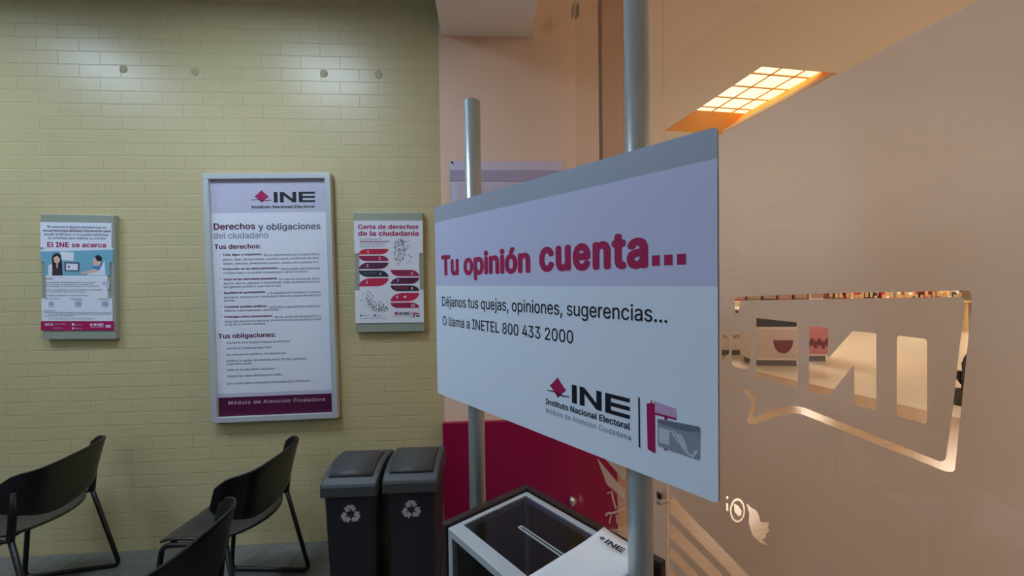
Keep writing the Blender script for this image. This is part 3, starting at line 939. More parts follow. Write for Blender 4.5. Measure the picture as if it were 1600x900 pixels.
for y, a_, b_, s in ((580, 136, 222, 'Acta de nacimiento'), (580, 278, 340, 'Identificación'), (588, 290, 344, 'con fotografía'), (580, 426, 478, 'Comprobante'), (588, 438, 486, 'de domicilio'), (645, 136, 200, 'Requisitos'), (655, 136, 500, 'Presentar la solicitud en el Módulo de Atención Ciudadana que corresponda'), (664, 160, 496, 'al domicilio de la persona, o bien llamar sin costo para recibir'), (673, 136, 296, 'orientación de cualquier trámite'), (688, 160, 410, 'Consulta ubicación y horarios en la página')):
    P.ptext(s, fx(a_), fy(y), fx(b_), fy(y), .007, INKG, res=1)
pp([(118, 698), (512, 698), (512, 748), (118, 748)], MAG, 2)
P.ptext('INETEL', fx(140), fy(722), fx(188), fy(722), .012, WHITE, bold=.02); P.ptext('800 433 2000', fx(194), fy(718), fx(252), fy(718), .008, LAV, res=1); P.ptext('www.ine.mx', fx(184), fy(738), fx(232), fy(738), .007, LAV, res=1)
pp([(286, 710), (298, 710), (298, 722), (286, 722)], WHITE, 3); pp([(286, 732), (296, 732), (296, 742), (286, 742)], WHITE, 3)
P.ptext('@INEMexico', fx(302), fy(721), fx(340), fy(721), .007, LAV, res=1); P.ptext('INEMexico', fx(302), fy(741), fx(340), fy(741), .007, LAV, res=1)
a = P.uv(fx(404), fy(724)); b_ = P.uv(fx(456), fy(710)); ine_letters(P, a[0], b_[0], a[1], b_[1], WHITE)
dc = P.uv(fx(390), fy(717)); ine_diamond(P, dc[0], dc[1], .008, .008, WHITE, WHITE)
P.ptext('Instituto Nacional Electoral', fx(384), fy(733), fx(456), fy(733), .005, WHITE, res=1)
pp([(468, 718), (496, 718), (496, 733), (468, 733)], LAV, 3)
P.mb.build('printed_sheet', t)

# ------------------------------------------------------------------ peach wall: pale banner and low magenta panel
pts = [wall_pt(x, y, .004) for x, y in ((703, 251), (882, 252))]
c = (pts[0] + pts[1]) / 2
Wb = (pts[1] - pts[0]).length
P = Panel(c, WDIR)
LILAC = mat('lilac_banner_print', srgb(206, 196, 214), .5, noise=.02)
LILD = mat('lilac_band_print', srgb(176, 168, 196), .5, noise=.02)
hb = 1.18
# slightly buckled sheet
nx = 16
vv = []; ff = []
for i in range(nx + 1):
    for j in range(9):
        u = -Wb / 2 + Wb * i / nx; z = -hb * j / 8
        sag = .004 * math.sin(math.pi * i / nx) if j == 0 else 0
        vv.append((u, -.001 - .004 * abs(math.sin(i * .7)) * (1 if 0 < j < 8 else .3), z - sag))
for i in range(nx):
    for j in range(8):
        a_ = i * 9 + j; ff.append([a_, a_ + 9, a_ + 10, a_ + 1])
P.mb.add(vv, ff, LILAC, True)
v0 = P.uv(720, 266)[1]; v1 = P.uv(720, 283)[1]
P.mb.add([(-Wb / 2, -.0062, v0), (Wb / 2, -.0062, v0), (Wb / 2, -.0062, v1), (-Wb / 2, -.0062, v1)], [[0, 1, 2, 3]], LILD)
o = P.mb.build('banner'); o.matrix_world = P.M
sm = o.modifiers.new('thick', 'SOLIDIFY'); sm.thickness = .0006
tag(o, 'pale lilac paper banner with a darker band, taped to the peach wall', 'banner')
tp = empty  # corner pin
q = MB(); q.lathe([(.006, 0), (.006, .004), (.003, .006)], INK, 10)
pin = q.build('pin', o); pin.location = (-Wb / 2 + .012, -.004, -.012); pin.rotation_euler = (math.radians(90), 0, 0)

REDP = mat('magenta_panel', srgb(150, 10, 66), .35, noise=.03, scale=4)
s0 = wall_s(693, 700); s1 = wall_s(962, 700)
zr = wall_pt(760, 659, .03).z
q = MB(); q.box((s0, -.032, 0), (s1, -.002, zr), REDP, .003)
o = q.build('low_panel', loc=WO, rotz=WROT)
tag(o, 'low deep magenta panel standing against the peach wall beside the bins', 'panel')

# ------------------------------------------------------------------ recycling bins
def rrect(x0, x1, y0, y1, r, n=4):
    pts = []
    for cx, cy, a0 in ((x1 - r, y1 - r, 0), (x0 + r, y1 - r, 90), (x0 + r, y0 + r, 180), (x1 - r, y0 + r, 270)):
        for k in range(n + 1):
            a = math.radians(a0 + 90 * k / n); pts.append((cx + r * math.cos(a), cy + r * math.sin(a)))
    return pts
def make_bin(label):
    # origin at the floor, middle of the front face; local +y goes to the wall
    t = empty('recycling_bin', label, 'bin', group=None)
    hw = .118; D = .33
    q = MB(); rings = []
    for z, k in ((0, .80), (.02, .82), (.30, .90), (.57, .97), (.592, .975)):
        w_ = hw * k; d0 = .02 + (1 - k) * .10; d1 = D - (1 - k) * .10
        rings.append([(a, b_, z) for a, b_ in rrect(-w_, w_, d0, d1, .02)])
    q.loft(rings, BINB)
    q.build('body', t)
    # lid: side profile, rounded rim
    prof = [(0.0, .572), (0.0, .615), (.006, .627)]
    for k in range(1, 12):
        s = k / 11
        y = .012 + (.30 - .012) * s
        z = .632 + .038 * math.sin(math.pi * min(1, (s ** .75) * .80))
        prof.append((y, z))
    prof += [(.325, .640), (.335, .628), (.335, .572)]
    q = MB()
    xs = [-hw - .004, -hw + .002, hw - .002, hw + .004]
    ins = [.010, 0, 0, .010]
    cy, cz = .165, .60
    rings = []
    for x, i_ in zip(xs, ins):
        rings.append([(x, cy + (y - cy) * (1 - i_ * 4), z if z < .6 else cz + (z - cz) * (1 - i_ * 6)) for y, z in prof])
    q.loft(rings, BINL, smooth=False)
    lid = q.build('lid', t)
    md = lid.modifiers.new('bev', 'BEVEL'); md.width = .004; md.segments = 2; md.limit_method = 'ANGLE'
    # swing flap lying in the lid, with a dark groove round it
    pr = [(.008, .630)] + [p for p in prof[3:13]]
    q = MB(); g = MB()
    def strip(mb, x0, x1, pts, lift, m):
        vs_ = []; fs_ = []
        for y, z in pts: vs_ += [(x0, y, z + lift), (x1, y, z + lift)]
        for i in range(len(pts) - 1): fs_.append([2 * i, 2 * i + 1, 2 * i + 3, 2 * i + 2])
        mb.add(vs_, fs_, m, True)
    strip(q, -hw + .026, hw - .026, pr[1:-1], .0030, BINL)
    flap = q.build('flap', t)
    so = flap.modifiers.new('thick', 'SOLIDIFY'); so.thickness = .0045; so.offset = 0
    GROOVE = mat('dark_groove', srgb(20, 20, 22), .7)
    strip(g, -hw + .022, hw - .022, [(pr[1][0] - .006, pr[1][1] - .0012)] + pr[1:-1], .0009, GROOVE)
    g.build('flap_gap', flap)
    # recycling mark: three bent arrows
    q = MB()
    R_ = .047; cz = .490
    yf = lambda z: .02 + (1 - (.90 + (z - .30) * .07 / .27)) * .10 - .0012
    def P2(pts): q.add([(a, yf(cz + b_), cz + b_) for a, b_ in pts], [list(range(len(pts)))], BINW)
    Vt = [Vector((math.cos(math.radians(a_)), math.sin(math.radians(a_)))) * .98 for a_ in (90, 210, 330)]
    hwid = .20
    for k in range(3):
        A_, B_, C_ = Vt[k - 1], Vt[k], Vt[(k + 1) % 3]
        p0 = A_.lerp(B_, .56); p1 = A_.lerp(B_, .80); p2 = B_.lerp(C_, .20); p3 = B_.lerp(C_, .32); p4 = B_.lerp(C_, .53)
        def nrm(d): d = d.normalized(); return Vector((-d.y, d.x))
        n1 = nrm(B_ - A_); n2 = nrm(C_ - B_); nm_ = nrm(p2 - p1)
        j1 = (n1 + nm_).normalized() / max(.5, (n1 + nm_).normalized().dot(n1)); j2 = (n2 + nm_).normalized() / max(.5, (n2 + nm_).normalized().dot(n2))
        L_ = [p0 + n1 * hwid, p1 + j1 * hwid, p2 + j2 * hwid, p3 + n2 * hwid]
        R2 = [p0 - n1 * hwid, p1 - j1 * hwid, p2 - j2 * hwid, p3 - n2 * hwid]
        sc_ = lambda v: (v.x * R_, v.y * R_ - .004)
        for i in range(3): P2([sc_(L_[i]), sc_(L_[i + 1]), sc_(R2[i + 1]), sc_(R2[i])])
        P2([sc_(p3 + n2 * hwid * 1.9), sc_(p4), sc_(p3 - n2 * hwid * 1.9)])
    q.build('recycling_mark', t)
    return t
def place_bin(t, xl, xr, Y):
    a = at_depth(xl, 775, Y); b_ = at_depth(xr, 773, Y)
    t.location = ((a.x + b_.x) / 2, Y, 0); t.rotation_euler = (0, 0, WROT * .8)
bin1 = make_bin('dark grey lidded recycling bin standing nearer the black chairs')
bin2 = copy_tree(bin1); bin2['label'] = 'dark grey lidded recycling bin standing next to the magenta panel'
for bb in (bin1, bin2): bb['group'] = 'recycling bins by the brick wall'
place_bin(bin1, 500, 588, 1.75); place_bin(bin2, 596, 685, 1.78)

# ------------------------------------------------------------------ chairs
def make_chair():
    t = empty('sled_chair', 'x', 'chair')
    # backrest: a curved shell, ends wrapped forward (toward -x)
    ns, nt_ = 40, 10
    vs_ = []; fs_ = []
    for i in range(ns + 1):
        s = -1 + 2 * i / ns
        zt_ = .722 - .006 * s * s
        zb_ = .475 + .090 * abs(s) ** 2.4
        rc = max(0, (abs(s) - .90) / .10)
        zt_ -= .035 * rc ** 2.5; zb_ += .030 * rc ** 2.5
        for j in range(nt_ + 1):
            k = j / nt_
            z = zb_ + (zt_ - zb_) * k
            x = .165 - .02 * s * s - .095 * abs(s) ** 7 + .06 * (max(0, z - .47) / .25) ** 1.2
            vs_.append((x, .245 * s, z))
    for i in range(ns):
        for j in range(nt_):
            a_ = i * (nt_ + 1) + j; fs_.append([a_, a_ + nt_ + 1, a_ + nt_ + 2, a_ + 1])
    q = MB(); q.add(vs_, fs_, BPLAST, True)
    o = q.build('backrest', t)
    so = o.modifiers.new('thick', 'SOLIDIFY'); so.thickness = .010; so.offset = 0
    bv = o.modifiers.new('bev', 'BEVEL'); bv.width = .003; bv.segments = 2; bv.limit_method = 'ANGLE'
    # seat: dished, waterfall front, rounded rear
    vs_ = []; fs_ = []; nu, nv = 16, 16
    for i in range(nu + 1):
        u = -1 + 2 * i / nu                     # -1 front, 1 rear
        for j in range(nv + 1):
            v = -1 + 2 * j / nv
            wid = .205 - .055 * max(0, (u - .1) / .9) ** 2.2 - .012 * max(0, -u - .8) / .2
            x = .185 * u - .05 * max(0, u) * v * v
            z = .452 - .014 * (1 - v * v) * (1 - u * u) - .022 * max(0, (-u - .6) / .4) ** 2
            vs_.append((x, wid * v, z))
    for i in range(nu):
        for j in range(nv):
            a_ = i * (nv + 1) + j; fs_.append([a_, a_ + 1, a_ + nv + 2, a_ + nv + 1])
    q = MB(); q.add(vs_, fs_, SEATP, True)
    o = q.build('seat', t)
    so = o.modifiers.new('thick', 'SOLIDIFY'); so.thickness = .012; so.offset = -1
    bv = o.modifiers.new('bev', 'BEVEL'); bv.width = .003; bv.segments = 2; bv.limit_method = 'ANGLE'
    r = .0105
    for sy in (-1, 1):
        y0 = .235 * sy; y1 = .215 * sy
        q = MB()
        q.tube(bend([(.115, y1, .44), (.215, y0, r), (-.20, y0, r), (-.15, y1, .428), (.06, y1 * .95, .428), (.112, y1, .436)], .035, 5), r, BTUBE)
        q.build('side_frame', t)
        q = MB()
        q.tube(bend([(.115, y1, .435), (.122, y1, .50), (.135, y1 * 1.02, .64)], .03, 4), .014, BTUBE)
        q.build('back_bracket', t)
    q = MB()
    q.tube([(-.13, -.205, .422), (-.13, .205, .422)], .009, BTUBE)
    q.build('crossbar', t)
    q = MB()
    q.tube([(.07, -.205, .422), (.07, .205, .422)], .009, BTUBE)
    q.build('crossbar', t)
    return t
ch = make_chair()
def put(t, x, y, rz, label):
    t.location = (x, y, 0); t.rotation_euler = (0, 0, rz); t['label'] = label; t['group'] = 'black waiting chairs'
put(ch, -1.295, 1.875, math.radians(-2), 'black sled base chair against the brick wall beside the bins')
c2_ = copy_tree(ch); put(c2_, -2.275, 1.885, math.radians(12), 'black sled base chair at far left under the small blue picture poster')
c3_ = copy_tree(ch); put(c3_, -1.20, 1.27, math.radians(1), 'black sled base chair nearest the viewer, only its backrest top in view')

# ------------------------------------------------------------------ sign board on two poles
SDIR = -hdir(257, 446)                         # along the board toward the viewer (left -> right in the photo)
RY = 0.66
pr_ = at_depth(1121, 450, RY)
PN = Vector((0, 0, 1)).cross(SDIR)             # into the board (away from the viewer)
S = Panel((pr_.x, pr_.y, 1.5), SDIR)
# board outline
tl = S.uv(677, 325); bl_ = S.uv(686, 615); tr = S.uv(1117, 198); brr = S.uv(1126, 788)
uL = (tl[0] + bl_[0]) / 2; uR = (tr[0] + brr[0]) / 2
vT = (tl[1] + tr[1]) / 2; vB = (bl_[1] + brr[1]) / 2
Wd = uR - uL
ST = Panel(S.M @ Vector(((uL + uR) / 2, 0, -1.5)), SDIR)
stand = empty('sign_stand', 'white sign board on two grey poles asking for opinions', 'sign', matrix=ST.M)
EDGE = mat('board_edge', srgb(150, 152, 166), .5)
rr = .007
BW = mat('board_white', (.80, .88, 1.0), .4, noise=.01); BL = mat('board_lavender', srgb(206, 208, 238), .4, noise=.01)
outline = rrect(uL, uR, vB, vT, rr)
S.mb.prism(outline, lambda u, v, d: (u, d, v), 0.0, .006, EDGE)
vm = S.uv(900, 447)[1]
vg = (S.uv(678, 349)[1] + S.uv(1118, 247)[1]) / 2
ins = lambda z0, z1: [(u, min(max(v, z0), z1)) for u, v in outline]
S.poly(ins(vB, vm), BW); S.poly(ins(vm, vg), BL); S.poly(ins(vg, vT), GREYB)
S.ptext('Tu opinión', 690, 429.5, 829, 424, .058, CRIM, bold=.044, spacing=1.03, res=4)
S.ptext('cuenta', 843, 422, 1013, 415.5, .066, CRIM, bold=.046, spacing=1.10, res=4)
vd = (S.uv(843, 422)[1] + S.uv(1072, 413.5)[1]) / 2
for xa, xb in ((1019, 1031), (1038, 1051), (1058, 1072)):
    ua = S.uv(xa, 415)[0]; ub = S.uv(xb, 414)[0]
    S.rect(ua, vd, ub, vd + .0185, CRIM, 3)
S.ptext('Déjanos tus quejas, opiniones, sugerencias...', 691, 479, 1043, 502.5, .030, INK, bold=.008, res=3)
S.ptext('O llama a INETEL 800 433 2000', 692, 508.5, 896, 535.5, .0285, INK, bold=.008, res=3)
a1 = S.uv(894, 629.3); a2 = S.uv(894, 601); b1 = S.uv(984.6, 655); b2 = S.uv(984.6, 622.4)
ine_letters(S, a1[0], b1[0], (a1[1] + b1[1]) / 2, (a2[1] + b2[1]) / 2, INK)
du = S.uv(859.4, 603)[0]; du2 = S.uv(885, 610)[0]; dv = S.uv(871, 589)[1]; dv2 = S.uv(872, 622)[1]
ine_diamond(S, (du + du2) / 2, (dv + dv2) / 2, (du2 - du) / 2, (dv - dv2) / 2, CRIM, INK)
S.ptext('Instituto Nacional Electoral', 853, 631, 985, 671.7, .0128, INK, bold=.028, spacing=1.03)
S.ptext('Módulo de Atención Ciudadana', 853.5, 644.6, 986, 687.5, .0110, INKG, spacing=1.12)
zz = lambda x, y: (830 + x * .2556, 570 + y * .2556)
def sp(pts, m, l=3): S.ppoly([zz(*p) for p in pts], m, l)
sp([(655, 198), (665, 200), (668, 507), (658, 503)], mat('navy_ink', srgb(20, 20, 52), .5))
PINKL = mat('pale_pink_print', srgb(204, 168, 206), .5)
sp([(752, 222), (887, 268), (888, 326), (756, 291)], PINKL, 3)
sp([(707, 235), (734, 233), (757, 236), (760, 538), (745, 534), (713, 514)], MAG, 4)
sp([(733, 216), (739, 217), (741, 236), (733, 235)], MAG, 4)
sp([(756, 290), (888, 325), (888, 336), (757, 303)], MAG, 4)
sp([(816, 312), (832, 316), (832, 345), (816, 340)], MAG, 4); sp([(812, 508), (832, 514), (830, 524), (818, 522)], MAG, 4)
CARD = mat('grey_card_print', srgb(146, 154, 166), .5); CARDD = mat('dark_grey_print', srgb(112, 118, 130), .5); CARDW = mat('card_white_print', srgb(200, 208, 216), .5)
sp([(774, 330), (780, 328), (1028, 377), (1034, 386), (1030, 576), (1022, 580), (782, 497), (776, 488)], CARD, 5)
sp([(774, 332), (1028, 377), (1034, 386), (1033, 412), (960, 408), (880, 388), (776, 352)], CARDD, 6)
sp([(783, 380), (848, 398), (846, 491), (785, 472)], CARDW, 6)
sp([(852, 396), (868, 402), (884, 440), (912, 484), (905, 484), (874, 440)], CARDW, 7)
sp([(872, 402), (898, 420), (916, 420), (936, 448), (952, 494), (930, 520), (908, 474)], CARDW, 7)
sp([(930, 510), (952, 490), (962, 528), (978, 546), (984, 562), (950, 540)], CARDW, 7)
sp([(978, 546), (990, 546), (1000, 522), (1020, 520), (1022, 534), (1002, 556), (992, 570), (982, 562)], CARDW, 7)
bo = S.mb.build('sign_board', stand)
bo.matrix_parent_inverse = ST.M.inverted(); bo.matrix_world = S.M
# poles right behind the board
def pole_at(x, y, top_px, r, name):
    o_ = S.M @ Vector((0, .006 + r, 0))
    p = on_plane(x, y, o_, PN)
    top = at_depth(x, top_px, p.y).z if top_px is not None else None
    loc = ST.Mi @ Vector((p.x, p.y, 0))
    return loc, top
for (x, y, tpx, r) in ((742, 480, 159, .0245), (998, 470, -4, .0245)):
    loc, top = pole_at(x, y, tpx, r, 'pole')
    q = MB()
    q.lathe([(r, .012), (r, top), (r * .86, top + .001)], ALU, 32, (loc.x, loc.y))
    po = q.build('pole', stand)
    q = MB(); q.lathe([(r * .86, top - .02), (r * .86, top + .0015), (r * .80, top + .003)], mat('dark_cap', srgb(60, 62, 64), .5), 24, (loc.x, loc.y)); q.build('end_cap', po)
    q = MB(); q.lathe([(.030, .001), (.030, .012), (.026, .014)], STEEL, 32, (loc.x, loc.y)); q.build('base_plate', stand)
    polexy = ST.M @ Vector((loc.x, loc.y, 0))

# ------------------------------------------------------------------ ballot style suggestion box on a dark stand
TZ = 0.90
A_ = at_z(700, 825, TZ); B_ = at_z(820, 766, TZ); C_ = at_z(790, 900, TZ)
ldir = SDIR.copy()                             # long side, toward the viewer
wdir = PN.copy()                               # short side, away from the viewer
bw = (B_ - A_).dot(wdir); bl2 = .395
BX = Panel((A_.x, A_.y, 0), ldir)
box = empty('suggestion_box', 'white framed clear suggestion box with a slotted top, below the sign', 'box', matrix=BX.M)
z0 = .50; fr = .020
q = MB()
EF = .0235
for y0_, y1_ in ((0, .036), (bw - EF * .7, bw)):
    q.box((0, y0_, TZ - .018), (bl2, y1_, TZ), ALUF, .001)
    q.box((0, y0_, z0), (bl2, y1_, z0 + .02), ALUF, .001)
for x0_, x1_ in ((0, .014), (bl2 - .014, bl2)):
    q.box((x0_, .036, TZ - .018), (x1_, bw - EF * .7, TZ), ALUF, .001)
    q.box((x0_, EF, z0), (x1_, bw - EF * .7, z0 + .02), ALUF, .001)
for x0_ in (0, bl2 - .016):
    for y0_ in (0, bw - .016):
        q.box((x0_, y0_, z0 + .02), (x0_ + .016, y0_ + .016, TZ - .018), ALUF, .001)
q.build('frame', box)
q = MB()
sl0, sl1 = .115, .30
ys = bw * .52
for lo, hi in (((.010, .014, TZ - .006), (bl2 - .010, ys - .003, TZ - .002)), ((.010, ys + .003, TZ - .006), (bl2 - .010, bw - .012, TZ - .002)),
               ((.010, ys - .003, TZ - .006), (sl0, ys + .003, TZ - .002)), ((sl1, ys - .003, TZ - .006), (bl2 - .010, ys + .003, TZ - .002))):
    q.box(lo, hi, ACRYL)
q.build('top_pane', box)
q = MB()
for lo, hi in (((sl0 - .004, ys - .0055, TZ - .0018), (sl1 + .004, ys - .003, TZ + .001)), ((sl0 - .004, ys + .003, TZ - .0018), (sl1 + .004, ys + .0055, TZ + .001)), ((sl0 - .004, ys - .003, TZ - .0018), (sl0, ys + .003, TZ + .001))):
    q.box(lo, hi, ALUF)
q.build('slot_rim', box)
q = MB(); q.box((.016, .004, z0 + .02), (bl2 - .016, .008, TZ - .018), ACRYL); q.build('front_pane', box)
q = MB(); q.box((.004, .016, z0 + .02), (.008, bw - .016, TZ - .018), ACRYL); q.build('side_pane', box)
q = MB(); q.box((bl2 - .008, .016, z0 + .02), (bl2 - .004, bw - .016, TZ - .018), ACRYL); q.build('side_pane', box)
q = MB(); q.box((.016, bw - .008, z0 + .02), (bl2 - .016, bw - .004, TZ - .018), ACRYL); q.build('back_pane', box)
q = MB(); q.box((.016, .016, z0 + .002), (bl2 - .016, bw - .016, z0 + .012), mat('dark_box_floor', srgb(38, 34, 40), .6)); q.build('floor_panel', box)
# stand: pedestal with two raised boards behind the box
st = empty('box_stand', 'dark walnut pedestal with raised back boards carrying the suggestion box', 'stand', matrix=BX.M)
q = MB(); q.box((-.004, -.004, 0), (bl2 - .004, bw + .004, z0 - .001), DWOOD, .003); q.build('pedestal', st)
q = MB(); q.box((-.024, -.004, .10), (-.004, bw + .020, TZ + .006), DWOOD, .002); q.build('side_board', st)
q = MB(); q.box((-.004, bw + .004, .10), (bl2 - .004 + .02, bw + .022, TZ + .006), DWOOD, .002); q.build('back_board', st)

# leaflets lying on the box top, near corner turned up
def sheet(u0, u1, y0_, y1_, zb, curl, rz, m=PAPER):
    q = MB(); n = 12; vs_ = []; fs_ = []
    for i in range(n + 1):
        for j in range(n + 1):
            u = u0 + (u1 - u0) * i / n; y = y0_ + (y1_ - y0_) * j / n
            k = max(0, (j / n - .55) / .45); kk = max(0, (.5 - i / n) / .5)
            z = zb + curl * (k ** 2) * .6 + curl * kk ** 2 * (1 - .5 * j / n)
            vs_.append((u, y, z))
    for i in range(n):
        for j in range(n):
            a_ = i * (n + 1) + j; fs_.append([a_, a_ + n + 1, a_ + n + 2, a_ + 1])
    q.add(vs_, fs_, m, True)
    return q
lbl = ('white printed leaflet lying uppermost on the suggestion box, headed with a logo', 'white leaflet half hidden under the printed leaflet on the suggestion box')
for k, (du_, dy_) in enumerate(((0, 0), (.012, -.010))):
    z_ = TZ + .0022 + (.0022 if k == 0 else 0)
    q = sheet(.265 + du_, .383 + du_ * .8, .020 + dy_, bw + .004 + dy_, z_ + (.002 if k == 0 else 0), .010 if k == 0 else .004, 0)
    if k == 0:
        def on_sheet(u, v):     # u along, v from back edge toward the viewer
            return (u, bw + .004 - v, z_ + .0135)
        # small logo at the head of the sheet, read from the long side
        LP = Panel((0, 0, 0), (1, 0, 0)); LP.mb = MB()
        ine_letters(LP, .300, .345, bw - .042, bw - .026, INK)
        q.add([(x_, z3, z_ + .0125) for x_, y3, z3 in LP.mb.v], LP.mb.f, INK)
        q.add([(.282, bw - .034, z_ + .0135), (.289, bw - .041, z_ + .0135), (.296, bw - .034, z_ + .0135), (.289, bw - .027, z_ + .0135)], [[0, 1, 2, 3]], INKG)
    o = q.build('leaflet'); o.matrix_world = BX.M
    so = o.modifiers.new('thick', 'SOLIDIFY'); so.thickness = .0004
    tag(o, lbl[k], 'leaflet')

# ------------------------------------------------------------------ the hall outside, as seen through the clear cut-outs
KW = mat('kiosk_white', srgb(226, 214, 206), .45)
KG = mat('kiosk_grey', srgb(120, 108, 98), .5)
KD = mat('kiosk_dark', srgb(62, 54, 52), .45)
KP = mat('kiosk_pink', srgb(206, 130, 132), .5, noise=.25, scale=9)
KB = mat('kiosk_bowl', srgb(120, 48, 46), .5)
KS = mat('kiosk_picture', srgb(206, 186, 178), .5, noise=.1, scale=6)
def kiosk(x0, x1, ybase, label, pic, name='kiosk', depth=1.0):
    g0_ = at_z(x0, ybase, 0); g1_ = at_z(x1, ybase, 0)
    d = (g1_ - g0_); d.z = 0; L = d.length
    K = Panel(g0_, Vector((1, -.12, 0)))
    t = empty(name, label, 'kiosk', matrix=K.M)
    q = MB(); q.box((.05, .05, 0), (L - .05, depth - .05, .10), KG); q.build('plinth', t)
    q = MB(); q.box((0, 0, .10), (L, depth, .66), KW, .01); q.build('counter', t)
    q = MB(); pic(q, L); q.build('picture_panel', t)
    q = MB(); q.box((.04, .06, .66), (L - .04, depth - .06, .86), KD, .01); q.build('display_case', t)
    q = MB(); q.box((-.01, -.02, .86), (L + .01, depth + .02, .90), KW, .005); q.build('worktop', t)
    return t, L
def pic_a(q, L):
    q.box((.02, -.012, .14), (L - .02, -.002, .62), KS)
    n = 16
    pts = [(L * .42, .46)] + [(L * .62 - L * .2 * math.cos(math.pi * k / n), .44 - .22 * math.sin(math.pi * k / n)) for k in range(n + 1)]
    q.prism(pts[1:], lambda u, v, d: (u, d, v), -.018, -.012, KB)
def pic_b(q, L):
    q.box((.02, -.012, .14), (L - .02, -.002, .62), KP)
    for k in range(6):
        cx = L * (.15 + .14 * k); cy = .30 + .05 * (k % 2)
        q.prism(ring(cx, cy, L * .08, .07, 12), lambda u, v, d: (u, d, v), -.018, -.012, KB)
def pic_c(q, L):
    q.box((.02, -.012, .14), (L - .02, -.002, .62), KW)
    vs_, fs_ = text_geo('novo', .02, 1.0, 2)
    x0_ = min(p[0] for p in vs_); x1_ = max(p[0] for p in vs_)
    q.add([(L * .3 + (p[0] - x0_) / (x1_ - x0_) * L * .5, -.014, .33 + p[1] * .18) for p in vs_], fs_, KG)
kiosk(1176, 1250, 572, 'white hall kiosk with a bowl picture, seen through the frosted glass', pic_a, depth=.5)
kiosk(1256, 1296, 565, 'white hall kiosk with a pink picture, seen through the frosted glass', pic_b)
kiosk(1112, 1170, 555, 'white hall kiosk with grey lettering, leftmost behind the frosted glass', pic_c, depth=.5)
# distant merchandise tables along the top edge of the bubble
def table(x0, x1, ybase, label, h, dpt=.9):
    g0_ = at_z(x0, ybase, 0); g1_ = at_z(x1, ybase, 0)
    L = (g1_ - g0_).length
    K = Panel(g0_, (g1_ - g0_).normalized())
    t = empty('display_table', label, 'display table', matrix=K.M)
    WD = mat('display_wood', srgb(206, 178, 130), .5, noise=.1, scale=5)
    q = MB(); q.box((0, 0, h - .05), (L, dpt, h), WD, .005); q.build('tabletop', t)
    for x_ in (.04, L - .10):
        for y_ in (.04, dpt - .10):
            q = MB(); q.box((x_, y_, 0), (x_ + .06, y_ + .06, h - .05), WD, .004); q.build('leg', t)
    q = MB(); q.box((.05, .1, .25), (L - .05, dpt - .1, .29), WD); q.build('shelf', t)
    return K, L
K, L = table(1302, 1518, 519, 'long pale wooden display table of goods far off in the hall', .82)
cols = [('red', (190, 40, 40)), ('dark green', (40, 66, 44)), ('cream', (226, 206, 166)), ('orange', (222, 140, 60)), ('black', (36, 32, 32)), ('teal', (96, 170, 160)), ('white', (240, 236, 226)), ('brown', (110, 64, 44))]
random.seed(11)
n = 34
for i in range(n):
    nm, cc = cols[random.randrange(len(cols))]
    m = mat('goods_' + nm.replace(' ', '_'), srgb(*cc), .5, noise=.2, scale=12)
    x_ = .03 + (L - .06) * i / n; wd_ = (L - .06) / n * .95; hh = random.uniform(.2, .42); dd = random.uniform(.12, .3)
    q = MB(); q.box((0, 0, 0), (wd_, dd, hh), m, .01)
    q.box((wd_ * .1, -.003, hh * .3), (wd_ * .9, .001, hh * .7), mat('goods_label', srgb(190, 160, 120), .5))
    o = q.build('goods_box'); o.matrix_world = K.M @ Matrix.Translation((x_, .12 + random.uniform(0, .1), .82))
    tag(o, 'small %s boxed good on the distant display table' % nm, 'box', '%s goods on the distant table' % nm)
K2, L2 = table(1146, 1294, 512, 'low brown counter table far off behind the kiosks', .80)
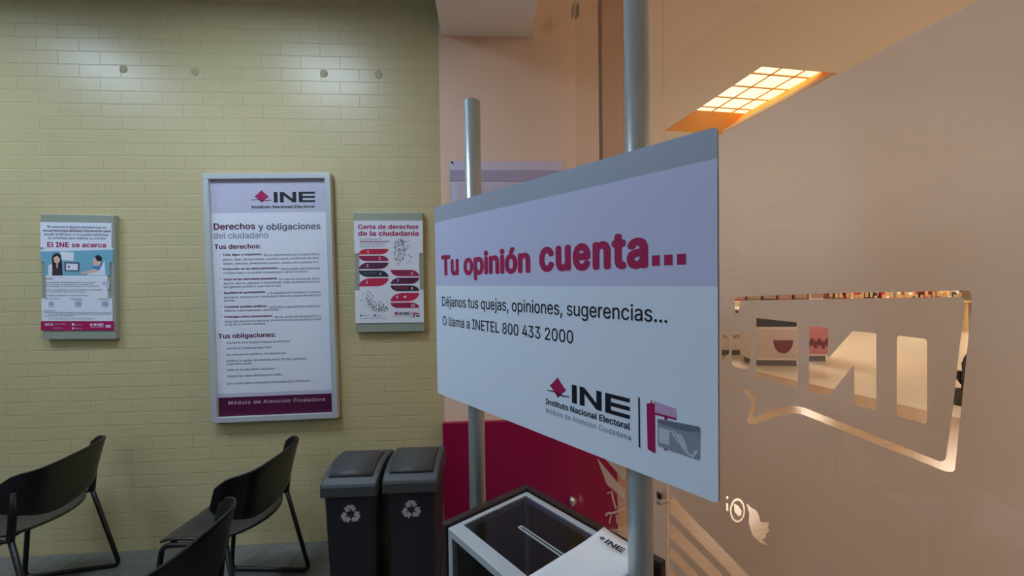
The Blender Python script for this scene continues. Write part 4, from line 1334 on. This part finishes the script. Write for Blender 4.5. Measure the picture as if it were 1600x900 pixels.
for i, (nm, cc) in enumerate((('rust', (150, 74, 52)), ('grey', (120, 110, 106)), ('dark', (58, 50, 48)), ('rust', (150, 74, 52)), ('maroon', (104, 40, 34)), ('cream', (236, 222, 186)))):
    q = MB(); m = mat('crate_' + nm, srgb(*cc), .6, noise=.15)
    wd_ = L2 / 6 * .9
    q.box((0, 0, 0), (wd_, .5, .44), m, .01); q.box((.03, -.004, .05), (wd_ - .03, .001, .34), mat('crate_face', srgb(150, 120, 104), .6))
    o = q.build('storage_crate'); o.matrix_world = K2.M @ Matrix.Translation((L2 / 6 * i + .02, .15, .80))
    tag(o, '%s crate on the far brown counter, number %s from its left end' % (nm, ('one', 'two', 'three', 'four', 'five', 'six')[i]), 'crate', 'crates on the far counter')
# dark leafy plant in the hall at the right end of the bubble
g = at_z(1503, 633, 0)
t = empty('potted_plant', 'dark leafy potted plant in the hall behind the right edge of the bubble', 'plant', g)
q = MB(); q.lathe([(.07, 0), (.09, .16), (.095, .18), (.085, .18), (.08, .15)], KD, 20); q.build('pot', t)
q = MB(); q.tube([(0, 0, .15), (.01, 0, .35), (0, 0, .5)], .008, KD, 8); q.build('stem', t)
LEAF = mat('dark_leaf', srgb(46, 40, 34), .5, noise=.2)
q = MB()
for k, (dx, dz, ln, wd_) in enumerate(((-.02, .48, .20, .05), (-.16, .36, .20, .06), (.14, .40, .22, .06), (-.06, .24, .2, .07), (.1, .26, .22, .07), (.03, .5, .16, .05))):
    base = Vector((0, 0, .18 + .28 * (k / 6))); tip = Vector((dx, random.uniform(-.08, .08), dz + .12))
    d = tip - base; side = d.cross(Vector((0, 1, .2))).normalized()
    vs_ = []; fs_ = []
    m_ = 8
    for i in range(m_ + 1):
        s = i / m_; c = base + d * s + Vector((0, 0, .03 * math.sin(math.pi * s)))
        w_ = wd_ * math.sin(math.pi * min(1, s * .97 + .03)) ** .8
        vs_ += [c - side * w_ / 2, c + Vector((0, .006, 0)), c + side * w_ / 2]
    for i in range(m_):
        fs_ += [[3 * i, 3 * i + 1, 3 * i + 4, 3 * i + 3], [3 * i + 1, 3 * i + 2, 3 * i + 5, 3 * i + 4]]
    q.add(vs_, fs_, LEAF, True)
o = q.build('foliage', t)
so = o.modifiers.new('thick', 'SOLIDIFY'); so.thickness = .002
